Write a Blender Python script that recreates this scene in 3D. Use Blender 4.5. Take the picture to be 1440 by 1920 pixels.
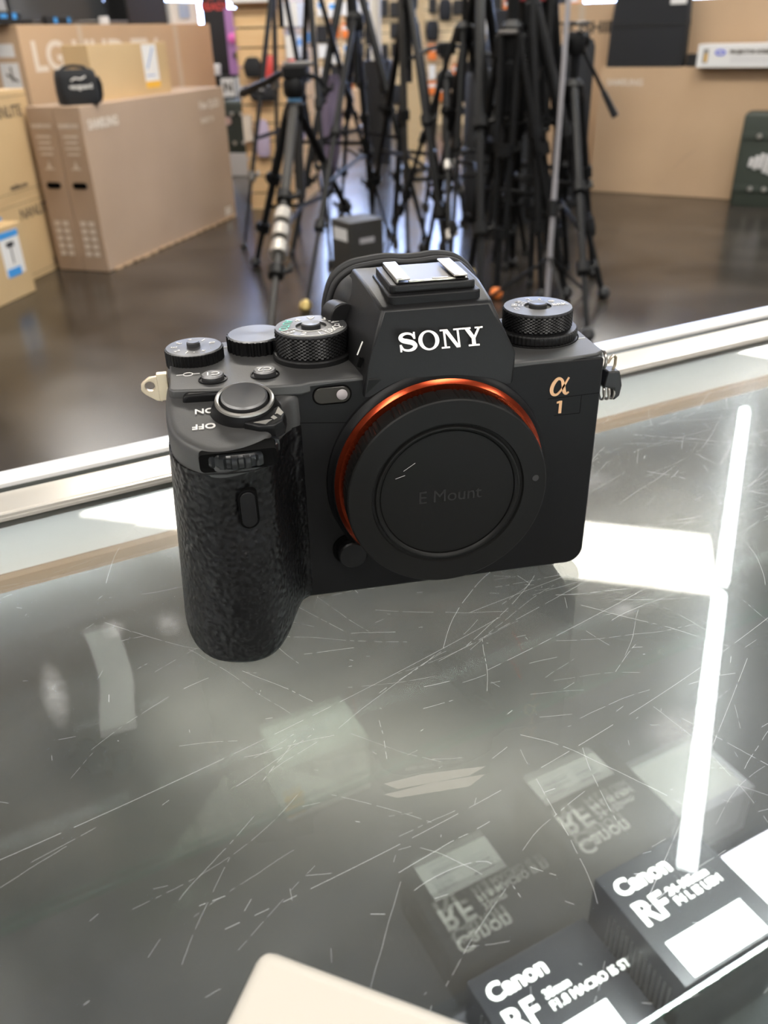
import bpy, bmesh, math, random
from mathutils import Matrix, Vector
from math import sin, cos, pi, radians, sqrt, atan2

scene = bpy.context.scene
for o in list(bpy.data.objects):
    bpy.data.objects.remove(o)
COL = scene.collection
rnd = random.Random(7)

# ---------------------------------------------------------------- camera, world, exposure
CAMR = ((0.98097, -0.18995, -0.0230), (-0.1151, -0.4890, -0.8647), (0.1530, 0.8514, -0.5018))
CAMPOS = (-0.05605, -0.21717, 0.15634)
cd = bpy.data.cameras.new('camera')
cam = bpy.data.objects.new('camera', cd)
COL.objects.link(cam)
_r, _d, _f = [Vector(v).normalized() for v in CAMR]
_m = Matrix.Identity(4)
for i in range(3):
    _m[i][0] = _r[i]; _m[i][1] = -_d[i]; _m[i][2] = -_f[i]; _m[i][3] = CAMPOS[i]
cam.matrix_world = _m
cd.sensor_fit = 'VERTICAL'
cd.lens = 4.0
cd.sensor_height = 4.0*1920/1549.1
cd.sensor_width = cd.sensor_height*0.75
cd.clip_start = 0.005; cd.clip_end = 200
cd.dof.use_dof = True
cd.dof.focus_distance = 0.232
cd.dof.aperture_fstop = 2.6
scene.camera = cam

w = bpy.data.worlds.new('sky'); scene.world = w; w.use_nodes = True
bg = w.node_tree.nodes['Background']
bg.inputs[0].default_value = (0.49, 0.61, 1.0, 1); bg.inputs[1].default_value = 24.0

LAMP_MAIN = 23.0      # long ceiling panel whose reflection lies across the glass
LAMP_STRIP = 55.0     # bare strip lights over the counter
LAMP_ROOM = 31.0      # unseen troffers, four of them added around the camera as front light
LAMP_CASE = 520.0      # led tape inside the display case, and the added rear tape
scene.view_settings.view_transform = 'Standard'
scene.view_settings.look = 'None'
scene.view_settings.gamma = 1
scene.view_settings.exposure = 0.0
scene.view_settings.use_curve_mapping = False
cy = scene.cycles
cy.use_denoising = True
cy.max_bounces = 10; cy.diffuse_bounces = 3; cy.glossy_bounces = 4; cy.transparent_max_bounces = 16
cy.sample_clamp_indirect = 6
cy.caustics_reflective = False; cy.caustics_refractive = False

# ---------------------------------------------------------------- materials
def mat(name, col, rough=0.5, metal=0.0, spec=0.5, bump=None, var=None, emit=None, coat=0.0, aniso=None):
    m = bpy.data.materials.new(name); m.use_nodes = True
    nt = m.node_tree; b = nt.nodes['Principled BSDF']
    b.inputs['Base Color'].default_value = (*col, 1)
    b.inputs['Roughness'].default_value = rough
    b.inputs['Metallic'].default_value = metal
    b.inputs['Specular IOR Level'].default_value = spec
    b.inputs['Coat Weight'].default_value = coat
    if emit:
        b.inputs['Emission Color'].default_value = (*emit[0], 1); b.inputs['Emission Strength'].default_value = emit[1]
    if aniso: b.inputs['Anisotropic'].default_value = aniso
    tc = nt.nodes.new('ShaderNodeTexCoord')
    if bump:   # (kind, scale, strength, distance)
        t = nt.nodes.new('ShaderNodeTexVoronoi' if bump[0] == 'voronoi' else 'ShaderNodeTexNoise')
        t.inputs['Scale'].default_value = bump[1]
        nt.links.new(tc.outputs['Object'], t.inputs['Vector'])
        bp = nt.nodes.new('ShaderNodeBump'); bp.inputs['Strength'].default_value = bump[2]; bp.inputs['Distance'].default_value = bump[3]
        nt.links.new(t.outputs[0], bp.inputs['Height']); nt.links.new(bp.outputs[0], b.inputs['Normal'])
    if var:    # (scale, colour2, detail)
        t = nt.nodes.new('ShaderNodeTexNoise'); t.inputs['Scale'].default_value = var[0]; t.inputs['Detail'].default_value = var[2]
        nt.links.new(tc.outputs['Object'], t.inputs['Vector'])
        r = nt.nodes.new('ShaderNodeValToRGB')
        r.color_ramp.elements[0].position = 0.35; r.color_ramp.elements[1].position = 0.65
        r.color_ramp.elements[0].color = (*col, 1); r.color_ramp.elements[1].color = (*var[1], 1)
        nt.links.new(t.outputs[0], r.inputs[0]); nt.links.new(r.outputs[0], b.inputs['Base Color'])
    return m

def emis(name, col, s):
    m = bpy.data.materials.new(name); m.use_nodes = True
    nt = m.node_tree; nt.nodes.clear()
    e = nt.nodes.new('ShaderNodeEmission'); e.inputs[0].default_value = (*col, 1); e.inputs[1].default_value = s
    o = nt.nodes.new('ShaderNodeOutputMaterial'); nt.links.new(e.outputs[0], o.inputs[0])
    return m

def glass(name, tint=(0.95, 0.98, 0.96), haze=0.0, hazecol=(0.8, 0.8, 0.8), scale=9.0, spec=1.0, halo=0.0):
    """clear pane: see-through, mirror reflection growing towards grazing view, a dusty film"""
    m = bpy.data.materials.new(name); m.use_nodes = True
    nt = m.node_tree; nt.nodes.clear(); N = nt.nodes.new; L = nt.links.new
    out = N('ShaderNodeOutputMaterial')
    tr = N('ShaderNodeBsdfTransparent'); tr.inputs[0].default_value = (*tint, 1)
    gl = N('ShaderNodeBsdfGlossy'); gl.inputs['Roughness'].default_value = 0.0
    geo = N('ShaderNodeNewGeometry')
    dot = N('ShaderNodeVectorMath'); dot.operation = 'DOT_PRODUCT'
    L(geo.outputs['Incoming'], dot.inputs[0]); L(geo.outputs['Normal'], dot.inputs[1])
    ab = N('ShaderNodeMath'); ab.operation = 'ABSOLUTE'; L(dot.outputs['Value'], ab.inputs[0])
    s1 = N('ShaderNodeMath'); s1.operation = 'SUBTRACT'; s1.inputs[0].default_value = 1; L(ab.outputs[0], s1.inputs[1])
    p = N('ShaderNodeMath'); p.operation = 'POWER'; L(s1.outputs[0], p.inputs[0]); p.inputs[1].default_value = 5
    ma = N('ShaderNodeMath'); ma.operation = 'MULTIPLY_ADD'; L(p.outputs[0], ma.inputs[0]); ma.inputs[1].default_value = 0.96*spec; ma.inputs[2].default_value = 0.04*spec
    mx = N('ShaderNodeMixShader'); L(ma.outputs[0], mx.inputs[0]); L(tr.outputs[0], mx.inputs[1]); L(gl.outputs[0], mx.inputs[2])
    if halo > 0:   # greasy film: a part of the mirror reflection is spread out
        g2 = N('ShaderNodeBsdfGlossy'); g2.inputs['Roughness'].default_value = 0.17
        mg = N('ShaderNodeMixShader'); mg.inputs[0].default_value = halo; L(gl.outputs[0], mg.inputs[1]); L(g2.outputs[0], mg.inputs[2]); L(mg.outputs[0], mx.inputs[2])
    if haze > 0:
        tc = N('ShaderNodeTexCoord'); no = N('ShaderNodeTexNoise'); no.inputs['Scale'].default_value = scale; no.inputs['Detail'].default_value = 6
        no.inputs['Distortion'].default_value = 1.2
        L(tc.outputs['Object'], no.inputs['Vector'])
        r = N('ShaderNodeMapRange'); r.inputs['From Min'].default_value = 0.35; r.inputs['From Max'].default_value = 0.75
        r.inputs['To Min'].default_value = haze*0.3; r.inputs['To Max'].default_value = haze*1.5
        L(no.outputs[0], r.inputs['Value'])
        df = N('ShaderNodeBsdfDiffuse'); df.inputs[0].default_value = (*hazecol, 1)
        m2 = N('ShaderNodeMixShader'); L(r.outputs[0], m2.inputs[0]); L(mx.outputs[0], m2.inputs[1]); L(df.outputs[0], m2.inputs[2])
        L(m2.outputs[0], out.inputs[0])
    else:
        L(mx.outputs[0], out.inputs[0])
    return m

def floor_mat():
    m = bpy.data.materials.new('polished_concrete'); m.use_nodes = True
    nt = m.node_tree; N = nt.nodes.new; L = nt.links.new; b = nt.nodes['Principled BSDF']
    tc = N('ShaderNodeTexCoord')
    a = N('ShaderNodeTexNoise'); a.inputs['Scale'].default_value = 2.2; a.inputs['Detail'].default_value = 10; a.inputs['Distortion'].default_value = 0.6
    L(tc.outputs['Object'], a.inputs['Vector'])
    r = N('ShaderNodeValToRGB'); e = r.color_ramp.elements
    e[0].position = 0.33; e[0].color = (0.016, 0.0138, 0.0114, 1); e[1].position = 0.68; e[1].color = (0.054, 0.046, 0.038, 1)
    L(a.outputs[0], r.inputs[0]); L(r.outputs[0], b.inputs['Base Color'])
    c = N('ShaderNodeTexNoise'); c.inputs['Scale'].default_value = 3; c.inputs['Detail'].default_value = 5
    L(tc.outputs['Object'], c.inputs['Vector'])
    q = N('ShaderNodeMapRange'); q.inputs['To Min'].default_value = 0.16; q.inputs['To Max'].default_value = 0.30
    L(c.outputs[0], q.inputs['Value']); L(q.outputs[0], b.inputs['Roughness'])
    b.inputs['Specular IOR Level'].default_value = 0.42
    return m

def slat_mat(name, c1, c2, pitch):
    m = bpy.data.materials.new(name); m.use_nodes = True
    nt = m.node_tree; N = nt.nodes.new; L = nt.links.new; b = nt.nodes['Principled BSDF']
    tc = N('ShaderNodeTexCoord'); no = N('ShaderNodeTexNoise'); no.inputs['Scale'].default_value = 3
    mp = N('ShaderNodeMapping'); mp.inputs['Scale'].default_value = (1, 1, 12)
    L(tc.outputs['Object'], mp.inputs[0]); L(mp.outputs[0], no.inputs['Vector'])
    r = N('ShaderNodeValToRGB'); r.color_ramp.elements[0].color = (*c1, 1); r.color_ramp.elements[1].color = (*c2, 1)
    r.color_ramp.elements[0].position = .3; r.color_ramp.elements[1].position = .7
    L(no.outputs[0], r.inputs[0]); L(r.outputs[0], b.inputs['Base Color']); b.inputs['Roughness'].default_value = .45
    return m

M = {}
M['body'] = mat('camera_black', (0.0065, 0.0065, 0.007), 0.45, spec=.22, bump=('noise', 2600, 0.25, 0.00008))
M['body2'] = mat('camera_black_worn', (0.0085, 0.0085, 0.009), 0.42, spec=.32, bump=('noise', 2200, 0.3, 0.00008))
M['deck_lit'] = mat('camera_black_lit_top', (0.040, 0.0395, 0.0385), 0.52, spec=.9, bump=('noise', 2200, 0.3, 0.00008))  # camera black lightened: ceiling sheen on the top faces put into the colour
M['dial'] = mat('dial_black', (0.0055, 0.0055, 0.006), 0.40, spec=.25)
M['dialtop'] = mat('dial_top', (0.06, 0.06, 0.062), 0.36, metal=0.3, spec=.9, aniso=0.7)
M['capm'] = mat('cap_plastic', (0.0062, 0.0062, 0.0058), 0.5, spec=.22, bump=('noise', 1500, .15, .00005))
M['rubber'] = mat('eyecup_rubber', (0.022, 0.022, 0.023), 0.6)
M['orange'] = mat('orange_anodised', (0.36, 0.048, 0.016), 0.22, metal=0.9)
M['steel'] = mat('steel', (0.62, 0.58, 0.52), 0.28, metal=1)
M['steeldark'] = mat('dark_steel', (0.20, 0.19, 0.18), 0.35, metal=0.9)
M['goldlug'] = mat('champagne_metal', (0.75, 0.62, 0.45), 0.3, metal=1)
M['white'] = mat('white_print', (0.82, 0.80, 0.77), 0.5)
M['silverlogo'] = mat('silver_logo', (0.86, 0.83, 0.80), 0.35, metal=0.1)
M['copper'] = mat('copper_print', (0.80, 0.48, 0.26), 0.4, metal=0.2)
M['green'] = mat('green_print', (0.10, 0.55, 0.42), 0.5)
M['lensglass'] = mat('window_plastic', (0.03, 0.028, 0.024), 0.15)
M['lamp'] = mat('af_lamp', (0.42, 0.38, 0.38), 0.3)
M['seam'] = mat('seam', (0.003, 0.003, 0.003), 0.8, spec=.05)

def leather():
    m = bpy.data.materials.new('grip_leather'); m.use_nodes = True
    nt = m.node_tree; N = nt.nodes.new; L = nt.links.new; b = nt.nodes['Principled BSDF']
    b.inputs['Base Color'].default_value = (0.0045, 0.0045, 0.0050, 1); b.inputs['Roughness'].default_value = 0.36; b.inputs['Specular IOR Level'].default_value = 0.3
    tc = N('ShaderNodeTexCoord')
    no = N('ShaderNodeTexNoise'); no.inputs['Scale'].default_value = 260; no.inputs['Detail'].default_value = 2
    L(tc.outputs['Object'], no.inputs['Vector'])
    mx = N('ShaderNodeMixRGB'); mx.inputs[0].default_value = 0.0009
    L(tc.outputs['Object'], mx.inputs[1]); L(no.outputs['Color'], mx.inputs[2])
    v = N('ShaderNodeTexVoronoi'); v.feature = 'SMOOTH_F1'; v.inputs['Scale'].default_value = 620
    L(mx.outputs[0], v.inputs['Vector'])
    bp = N('ShaderNodeBump'); bp.inputs['Strength'].default_value = 1.0; bp.inputs['Distance'].default_value = 0.0007; bp.invert = True
    L(v.outputs['Distance'], bp.inputs['Height']); L(bp.outputs[0], b.inputs['Normal'])
    return m
M['leather'] = leather()
M['card'] = mat('cardboard', (0.58, 0.40, 0.25), 0.75, var=(1.2, (0.52, 0.355, 0.22), 6))
M['card_lt'] = mat('cardboard_light', (0.63, 0.44, 0.275), 0.75, var=(1.5, (0.57, 0.39, 0.24), 5))
M['card_y'] = mat('cardboard_yellow', (0.63, 0.45, 0.24), 0.75, var=(1.5, (0.56, 0.39, 0.205), 5))
M['card_g'] = mat('cardboard_greyish', (0.49, 0.355, 0.25), 0.75, var=(1.2, (0.44, 0.315, 0.22), 5))
M['tape'] = mat('packing_tape', (0.62, 0.50, 0.38), 0.25)
M['printw'] = mat('faded_white_print', (0.75, 0.66, 0.56), 0.7)
M['printk'] = mat('black_print', (0.09, 0.07, 0.05), 0.7)
M['labelw'] = mat('paper_white', (0.84, 0.83, 0.82), 0.6)
M['blue'] = mat('print_blue', (0.06, 0.33, 0.78), 0.5)
M['lightblue'] = mat('metal_blue', (0.22, 0.50, 0.85), 0.3, metal=0.4)
M['yellow'] = mat('print_yellow', (0.85, 0.48, 0.05), 0.5)
M['black'] = mat('black_plastic', (0.012, 0.012, 0.013), 0.4)
M['fabric'] = mat('black_fabric', (0.016, 0.017, 0.020), 0.85, bump=('noise', 300, .4, .002))
M['trip'] = mat('tripod_black', (0.0085, 0.0085, 0.009), 0.45, spec=.18)
M['carbon'] = mat('tripod_grey', (0.035, 0.033, 0.031), 0.42, spec=.25)
M['pole'] = mat('stand_grey', (0.52, 0.50, 0.52), 0.40, metal=0.3)
M['clamp'] = mat('clamp_silver', (0.60, 0.57, 0.52), 0.28, metal=0.8)
M['brass'] = mat('brass', (0.65, 0.50, 0.20), 0.3, metal=0.9)
M['olive'] = mat('olive_plastic', (0.042, 0.052, 0.040), 0.55)
M['red'] = mat('print_red', (0.62, 0.06, 0.05), 0.5)
M['dkred'] = mat('dark_red', (0.22, 0.02, 0.02), 0.5)
M['orangep'] = mat('print_orange', (0.85, 0.22, 0.04), 0.5)
M['purple'] = mat('print_purple', (0.42, 0.20, 0.45), 0.5)
M['pink'] = mat('print_pink', (0.80, 0.15, 0.50), 0.5)
M['lilac'] = mat('lilac', (0.55, 0.46, 0.62), 0.6)
M['mauve'] = mat('mauve_fabric', (0.20, 0.16, 0.24), 0.8)
M['white_plastic'] = mat('white_plastic', (0.78, 0.76, 0.75), 0.4)
M['alum'] = mat('aluminium', (0.80, 0.79, 0.76), 0.30, metal=0.75)
M['alum_b'] = mat('brushed_aluminium', (0.82, 0.78, 0.70), 0.24, metal=0.45, bump=('noise', 900, .1, .0002))
M['alum_w'] = mat('whitened_aluminium', (0.92, 0.92, 0.91), 0.35, metal=0.1)  # aluminium whitened: glare of the mirrored lamps put into the base colour
M['gasket'] = mat('dark_gasket', (0.05, 0.055, 0.05), 0.35)
M['deck'] = mat('carpet_deck', (0.020, 0.020, 0.024), 0.95, bump=('noise', 500, .6, .004))
M['boxblack'] = mat('gloss_black_card', (0.0055, 0.006, 0.008), 0.25, spec=.35)
M['ridge'] = mat('ridged_card', (0.03, 0.028, 0.028), 0.35)
M['beige'] = mat('offwhite_card', (0.66, 0.62, 0.55), 0.40)
M['lav'] = mat('lavender_card', (0.62, 0.60, 0.68), 0.5)
M['floor'] = floor_mat()
M['ceil'] = mat('ceiling_tile', (0.78, 0.76, 0.72), 0.9)
M['wallp'] = mat('wall_paint', (0.50, 0.48, 0.45), 0.85)
M['slat'] = slat_mat('slatwall_maple', (0.74, 0.48, 0.24), (0.80, 0.56, 0.31), .1)
M['slat2'] = slat_mat('slatwall_far', (0.74, 0.56, 0.32), (0.80, 0.63, 0.40), .1)
M['groove'] = mat('slat_groove', (0.10, 0.06, 0.03), 0.8)
M['scr'] = bpy.data.materials.new('scratch'); M['scr'].use_nodes = True
_n = M['scr'].node_tree; _p = _n.nodes['Principled BSDF']; _p.inputs['Base Color'].default_value = (.80, .81, .80, 1); _p.inputs['Roughness'].default_value = .4
_p.inputs['Alpha'].default_value = .9
M['smudge'] = None

# ---------------------------------------------------------------- mesh builder
class MB:
    def __init__(s, k=1.0):
        s.bm = bmesh.new(); s.k = k
    def v(s, p): return s.bm.verts.new((p[0]*s.k, p[1]*s.k, p[2]*s.k))
    def f(s, vs):
        try: return s.bm.faces.new(vs)
        except ValueError: return None
    def box(s, c, d, rz=0.0, R=None):
        R = R or Matrix.Rotation(rz, 3, 'Z'); c = Vector(c); vs = []
        for z in (-.5, .5):
            for x, y in ((-.5, -.5), (.5, -.5), (.5, .5), (-.5, .5)):
                vs.append(s.v(c + R @ Vector((x*d[0], y*d[1], z*d[2]))))
        for q in ((3, 2, 1, 0), (4, 5, 6, 7), (0, 1, 5, 4), (1, 2, 6, 5), (2, 3, 7, 6), (3, 0, 4, 7)): s.f([vs[i] for i in q])
        return s
    def loft(s, rings, cap=(True, True), closed=True):
        R = [[s.v(p) for p in r] for r in rings]; n = len(R[0])
        for a, b in zip(R, R[1:]):
            for i in range(n if closed else n-1):
                j = (i+1) % n; s.f([a[i], a[j], b[j], b[i]])
        if cap[0]: s.f(R[0][::-1])
        if cap[1]: s.f(R[-1])
        return s
    def prism(s, poly, fa, a, b):
        """poly of 2d points, fa(u,v,t)->xyz, swept from t=a to t=b"""
        return s.loft([[fa(u, v, a) for u, v in poly], [fa(u, v, b) for u, v in poly]])
    def flat(s, poly, fa):
        s.f([s.v(fa(u, v)) for u, v in poly]); return s
    def lathe(s, prof, n=64, o=(0, 0, 0), ax='Z', rf=None, cap=(True, True)):
        rings = []
        for k, (r, z) in enumerate(prof):
            ring = []
            for i in range(n):
                a = 2*pi*i/n; rr = r*(rf(a, k) if rf else 1)
                x, y = rr*cos(a), rr*sin(a)
                if ax == 'Z': p = (o[0]+x, o[1]+y, o[2]+z)
                elif ax == 'Y': p = (o[0]+x, o[1]-z, o[2]+y)   # z profile value points towards -Y
                else: p = (o[0]+z, o[1]+x, o[2]+y)
                ring.append(p)
            rings.append(ring)
        return s.loft(rings, cap)
    def tube(s, pts, r, n=10, closed=False, cap=True, sq=None):
        pts = [Vector(p) for p in pts]; rings = []; m = len(pts); up = None
        for i, p in enumerate(pts):
            if closed: t = pts[(i+1) % m] - pts[i-1]
            else: t = pts[min(i+1, m-1)] - pts[max(i-1, 0)]
            t.normalize()
            if up is None:
                up = Vector((0, 0, 1)) if abs(t.z) < .9 else Vector((1, 0, 0))
            a = (up - t*up.dot(t)).normalized(); up = a; b = t.cross(a)
            rr = r[i] if isinstance(r, (list, tuple)) else r
            rings.append([p + (a*cos(2*pi*k/n)*(sq or 1) + b*sin(2*pi*k/n))*rr for k in range(n)])
        if closed: rings.append(rings[0])
        s.loft(rings, (cap and not closed, cap and not closed))
        return s
    def build(s, name, m, parent=None, bevel=0.0, seg=2, smooth=35, merge=True):
        if merge: bmesh.ops.remove_doubles(s.bm, verts=s.bm.verts, dist=1e-6)
        bmesh.ops.recalc_face_normals(s.bm, faces=s.bm.faces)
        me = bpy.data.meshes.new(name); s.bm.to_mesh(me); s.bm.free()
        me.materials.append(m)
        if smooth:
            me.polygons.foreach_set('use_smooth', [True]*len(me.polygons))
            me.set_sharp_from_angle(angle=radians(smooth))
        o = bpy.data.objects.new(name, me); COL.objects.link(o)
        if parent: o.parent = parent
        if bevel:
            b = o.modifiers.new('bevel', 'BEVEL'); b.width = bevel; b.segments = seg; b.limit_method = 'ANGLE'; b.angle_limit = radians(40)
        return o

def thing(name, label, cat, loc=(0, 0, 0), rz=0.0, group=None):
    o = bpy.data.objects.new(name, None); COL.objects.link(o)
    o.location = loc; o.rotation_euler = (0, 0, rz); o.empty_display_size = 0.05
    o['label'] = label; o['category'] = cat
    if group: o['group'] = group
    return o
def tag(o, label=None, cat=None, group=None, kind=None):
    for k, v in (('label', label), ('category', cat), ('group', group), ('kind', kind)):
        if v: o[k] = v
    return o
def struct(o): o['kind'] = 'structure'; return o
def frame(o, x, y):
    """4x4 from origin and two in-plane directions"""
    x = Vector(x).normalized(); y = Vector(y); y = (y - x*y.dot(x)).normalized(); z = x.cross(y)
    m = Matrix.Identity(4)
    for i in range(3): m[i][0] = x[i]; m[i][1] = y[i]; m[i][2] = z[i]; m[i][3] = o[i]
    return m
def text(name, s, size, m, parent, mtx, ext=0.0001, align='CENTER', sx=1.0, bold=0.0, shear=0.0):
    cu = bpy.data.curves.new(name, 'FONT'); cu.body = s; cu.size = size; cu.extrude = ext; cu.align_x = align; cu.align_y = 'CENTER'
    cu.offset = bold; cu.shear = shear; cu.resolution_u = 4
    t = bpy.data.objects.new('tmp', cu); COL.objects.link(t)
    bpy.context.view_layer.update()
    me = bpy.data.meshes.new_from_object(t.evaluated_get(bpy.context.evaluated_depsgraph_get()))
    bpy.data.objects.remove(t); bpy.data.curves.remove(cu)
    me.transform(Matrix.Diagonal((sx, 1, 1, 1))); me.transform(mtx); me.name = name
    me.materials.clear(); me.materials.append(m)
    o = bpy.data.objects.new(name, me); COL.objects.link(o)
    if parent: o.parent = parent
    return o
def crom(pts, n=6, closed=True):
    out = []; m = len(pts)
    rng = range(m) if closed else range(m-1)
    for i in rng:
        g = (lambda k: pts[k % m]) if closed else (lambda k: pts[max(0, min(m-1, k))])
        p0, p1, p2, p3 = [Vector(g(k)) for k in (i-1, i, i+1, i+2)]
        for j in range(n):
            t = j/n
            out.append(0.5*((2*p1)+(p2-p0)*t+(2*p0-5*p1+4*p2-p3)*t*t+(3*p1-p0-3*p2+p3)*t**3))
    if not closed: out.append(Vector(pts[-1]))
    return out
def rrect(x0, y0, x1, y1, r, n=6, rs=None):
    rs = rs or (r, r, r, r); P = []
    for (cx, cy_, a0), q in zip(((x1-rs[0], y1-rs[0], 0), (x0+rs[1], y1-rs[1], 90), (x0+rs[2], y0+rs[2], 180), (x1-rs[3], y0+rs[3], 270)), rs):
        for k in range(n+1):
            a = radians(a0+90*k/n); P.append((cx+q*cos(a), cy_+q*sin(a)))
    return P
def strokepoly(pts, ws):
    """variable-width stroke in 2d -> list of quads"""
    L = []; m = len(pts); pts = [Vector(p) for p in pts]
    for i, p in enumerate(pts):
        t = (pts[min(i+1, m-1)]-pts[max(i-1, 0)]).normalized(); n = Vector((-t.y, t.x))
        L.append((p+n*ws[i], p-n*ws[i]))
    return [[L[i][0], L[i][1], L[i+1][1], L[i+1][0]] for i in range(m-1)]
def interp(a, m):
    out = []
    for i in range(m):
        t = i/(m-1)*(len(a)-1); k = min(int(t), len(a)-2); out.append(a[k]+(a[k+1]-a[k])*(t-k))
    return out
# ================================================================ the room (floor 0.97 m below the glass top)
FZ = -0.97
CZ = 2.33
b = MB(); b.box((1.5, 4.5, FZ-.05), (17, 19, .1)); struct(b.build('floor', M['floor'], smooth=0))
b = MB(); b.box((1.5, 4.5, CZ+.06), (17, 19, .1)); struct(b.build('ceiling', M['ceil'], smooth=0))
b = MB(); b.box((-7.05, 4.5, (FZ+CZ)/2), (.1, 19, CZ-FZ+.02)); struct(b.build('wall_left', M['wallp'], smooth=0))
b = MB(); b.box((10.05, 4.5, (FZ+CZ)/2), (.1, 19, CZ-FZ+.02)); struct(b.build('wall_right', M['wallp'], smooth=0))
b = MB(); b.box((1.5, -5.05, (FZ+CZ)/2), (17, .1, CZ-FZ+.02)); struct(b.build('wall_near', M['wallp'], smooth=0))
# far wall: solid up to the sill, glass front above it
WY = 13.6; SILL = 0.30; HEAD = 2.05
b = MB(); b.box((1.5, WY, (FZ+SILL)/2), (17, .16, SILL-FZ)); b.box((1.5, WY, (HEAD+CZ)/2), (17, .16, CZ-HEAD+.02))
b.box((-4.2, WY, (SILL+HEAD)/2), (5.7, .16, HEAD-SILL))
for x in (-1.4, 1.4, 4.2, 7.0, 9.9): b.box((x, WY, (SILL+HEAD)/2), (.14, .16, HEAD-SILL))
struct(b.build('wall_far', M['wallp'], smooth=0))
wg = glass('window_glass', (0.93, 0.96, 0.97))
for i, x in enumerate((0, 2.8, 5.6, 8.45)):
    b = MB(); b.box((x, WY, (SILL+HEAD)/2), (2.66 if i < 3 else 2.76, .012, HEAD-SILL)); struct(b.build('window_%d' % (i+1), wg, smooth=0))
for side, x in (('left', -6.98), ('right', 9.98)):
    b = MB(); b.box((x, 4.5, FZ+.06), (.02, 18.8, .12)); struct(b.build('baseboard_'+side, M['black'], smooth=0))

# ---- ceiling lights
def lamp_mat(key, col, s):
    M[key] = emis(key, col, s)
lamp_mat('lamp_main', (1.0, 0.94, 0.84), LAMP_MAIN)
lamp_mat('lamp_strip', (0.93, 0.98, 1.0), LAMP_STRIP)
lamp_mat('lamp_room', (1.0, 0.95, 0.88), LAMP_ROOM)
lamp_mat('lamp_case', (0.90, 0.96, 1.0), LAMP_CASE)
def troffer(cx, cy_, L, W, rz, key, label, frame_w=0.012):
    t = thing('ceiling_light', label, 'ceiling light', (cx, cy_, CZ), rz, 'ceiling lights')
    f = MB()
    f.box((0, 0, -.006), (L, W, .012))
    f.build('housing', M['white_plastic'], t, smooth=0)
    d = MB(); d.box((0, 0, -.016), (L-.004, W-2*frame_w, .008)); d.build('diffuser', M[key], t, smooth=0)
    return t
A = radians(-25.6)
for k in range(3):
    s = .605+1.21*k
    px, py = -1.104+cos(A)*s-sin(A)*.30, 4.342+sin(A)*s+cos(A)*.30
    troffer(px, py, 1.21, .60, A, 'lamp_main', ['wide ceiling panel at the far left end of the joined row', 'wide ceiling panel in the middle of the joined row', 'wide ceiling panel nearest the strip lights'][k])
troffer(4.27, 6.2, 1.1, .36, radians(-50), 'lamp_main', 'small ceiling panel whose reflection shows by the rail at right')
def strip(ax, ay, bx, by, label):
    L = sqrt((bx-ax)**2+(by-ay)**2)
    t = thing('strip_light', label, 'strip light', ((ax+bx)/2, (ay+by)/2, CZ), atan2(by-ay, bx-ax), 'strip lights over the counter')
    h = MB(); h.box((0, 0, -.02), (L, .05, .04)); h.build('housing', M['white_plastic'], t, smooth=0)
    d = MB(); d.tube([(-L/2+.02, 0, -.055), (L/2-.02, 0, -.058)], .032, 12); d.build('tube', M['lamp_strip'], t)
strip(1.215, 1.349, 2.15, 2.745, 'nearer bare strip light over the counter')
strip(2.20, 2.815, 3.518, 4.754, 'farther bare strip light over the counter')
for k, (x, y) in enumerate(((-1.5, -1.4), (0.9, -1.9), (-3.4, 0.2), (3.2, -0.8), (-4.6, 3.2), (-4.2, 7.2), (-1.6, 8.6), (1.0, 8.2), (6.8, 3.4), (7.4, 7.4), (5.2, 10.6), (1.2, 11.4), (-3.5, 11.2))):  # unseen panels for general light; first four added to brighten front faces
    troffer(x, y, 1.2, .6, A, 'lamp_room', ['unseen ceiling panel added just behind the photographer', 'unseen ceiling panel added behind the counter staff side', 'unseen ceiling panel added at the left end behind the counter', 'unseen ceiling panel added at the right end behind the counter', 'ceiling panel above the left wall of boxes', 'ceiling panel beyond the stacked boxes', 'ceiling panel over the aisle left of the tripods', 'ceiling panel above the tripods', 'ceiling panel over the right side near the counter', 'ceiling panel over the right side boxes', 'ceiling panel in front of the right windows', 'ceiling panel in front of the middle windows', 'ceiling panel in front of the left windows'][k])

# ================================================================ display counter (local: x along the rail, y across, z up)
CA = radians(16.5)
case = thing('display_counter', 'scratched glass-topped display counter with an aluminium rail', 'display counter', (0, 0, 0), CA)
X0, X1 = -0.75, 1.35
M['glass_top'] = glass('counter_glass', (0.935, 0.95, 0.93), haze=0.032, halo=.28, scale=14, hazecol=(.85, .86, .84))
M['glass_pane'] = glass('front_glass', (0.94, 0.955, 0.94), haze=0.006, scale=6, spec=2.5)
M['glass_shelf'] = glass('shelf_glass', (0.93, 0.97, 0.94))
b = MB(); b.box(((X0+X1)/2, (-.45+.1345)/2, -.003), (X1-X0, .5845, .006)); top = b.build('glass_top', M['glass_top'], case, smooth=0)
b = MB(); b.box(((X0+X1)/2, .127, (-.034-.545)/2), (X1-X0-.04, .004, .511)); b.build('front_pane', M['glass_pane'], case, smooth=0)
def ext(name, poly, m, bev=0.0):
    b = MB(); b.prism(poly, lambda u, v, t: (t, u, v), X0, X1); return b.build(name, m, case, bevel=bev, smooth=0)
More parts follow.
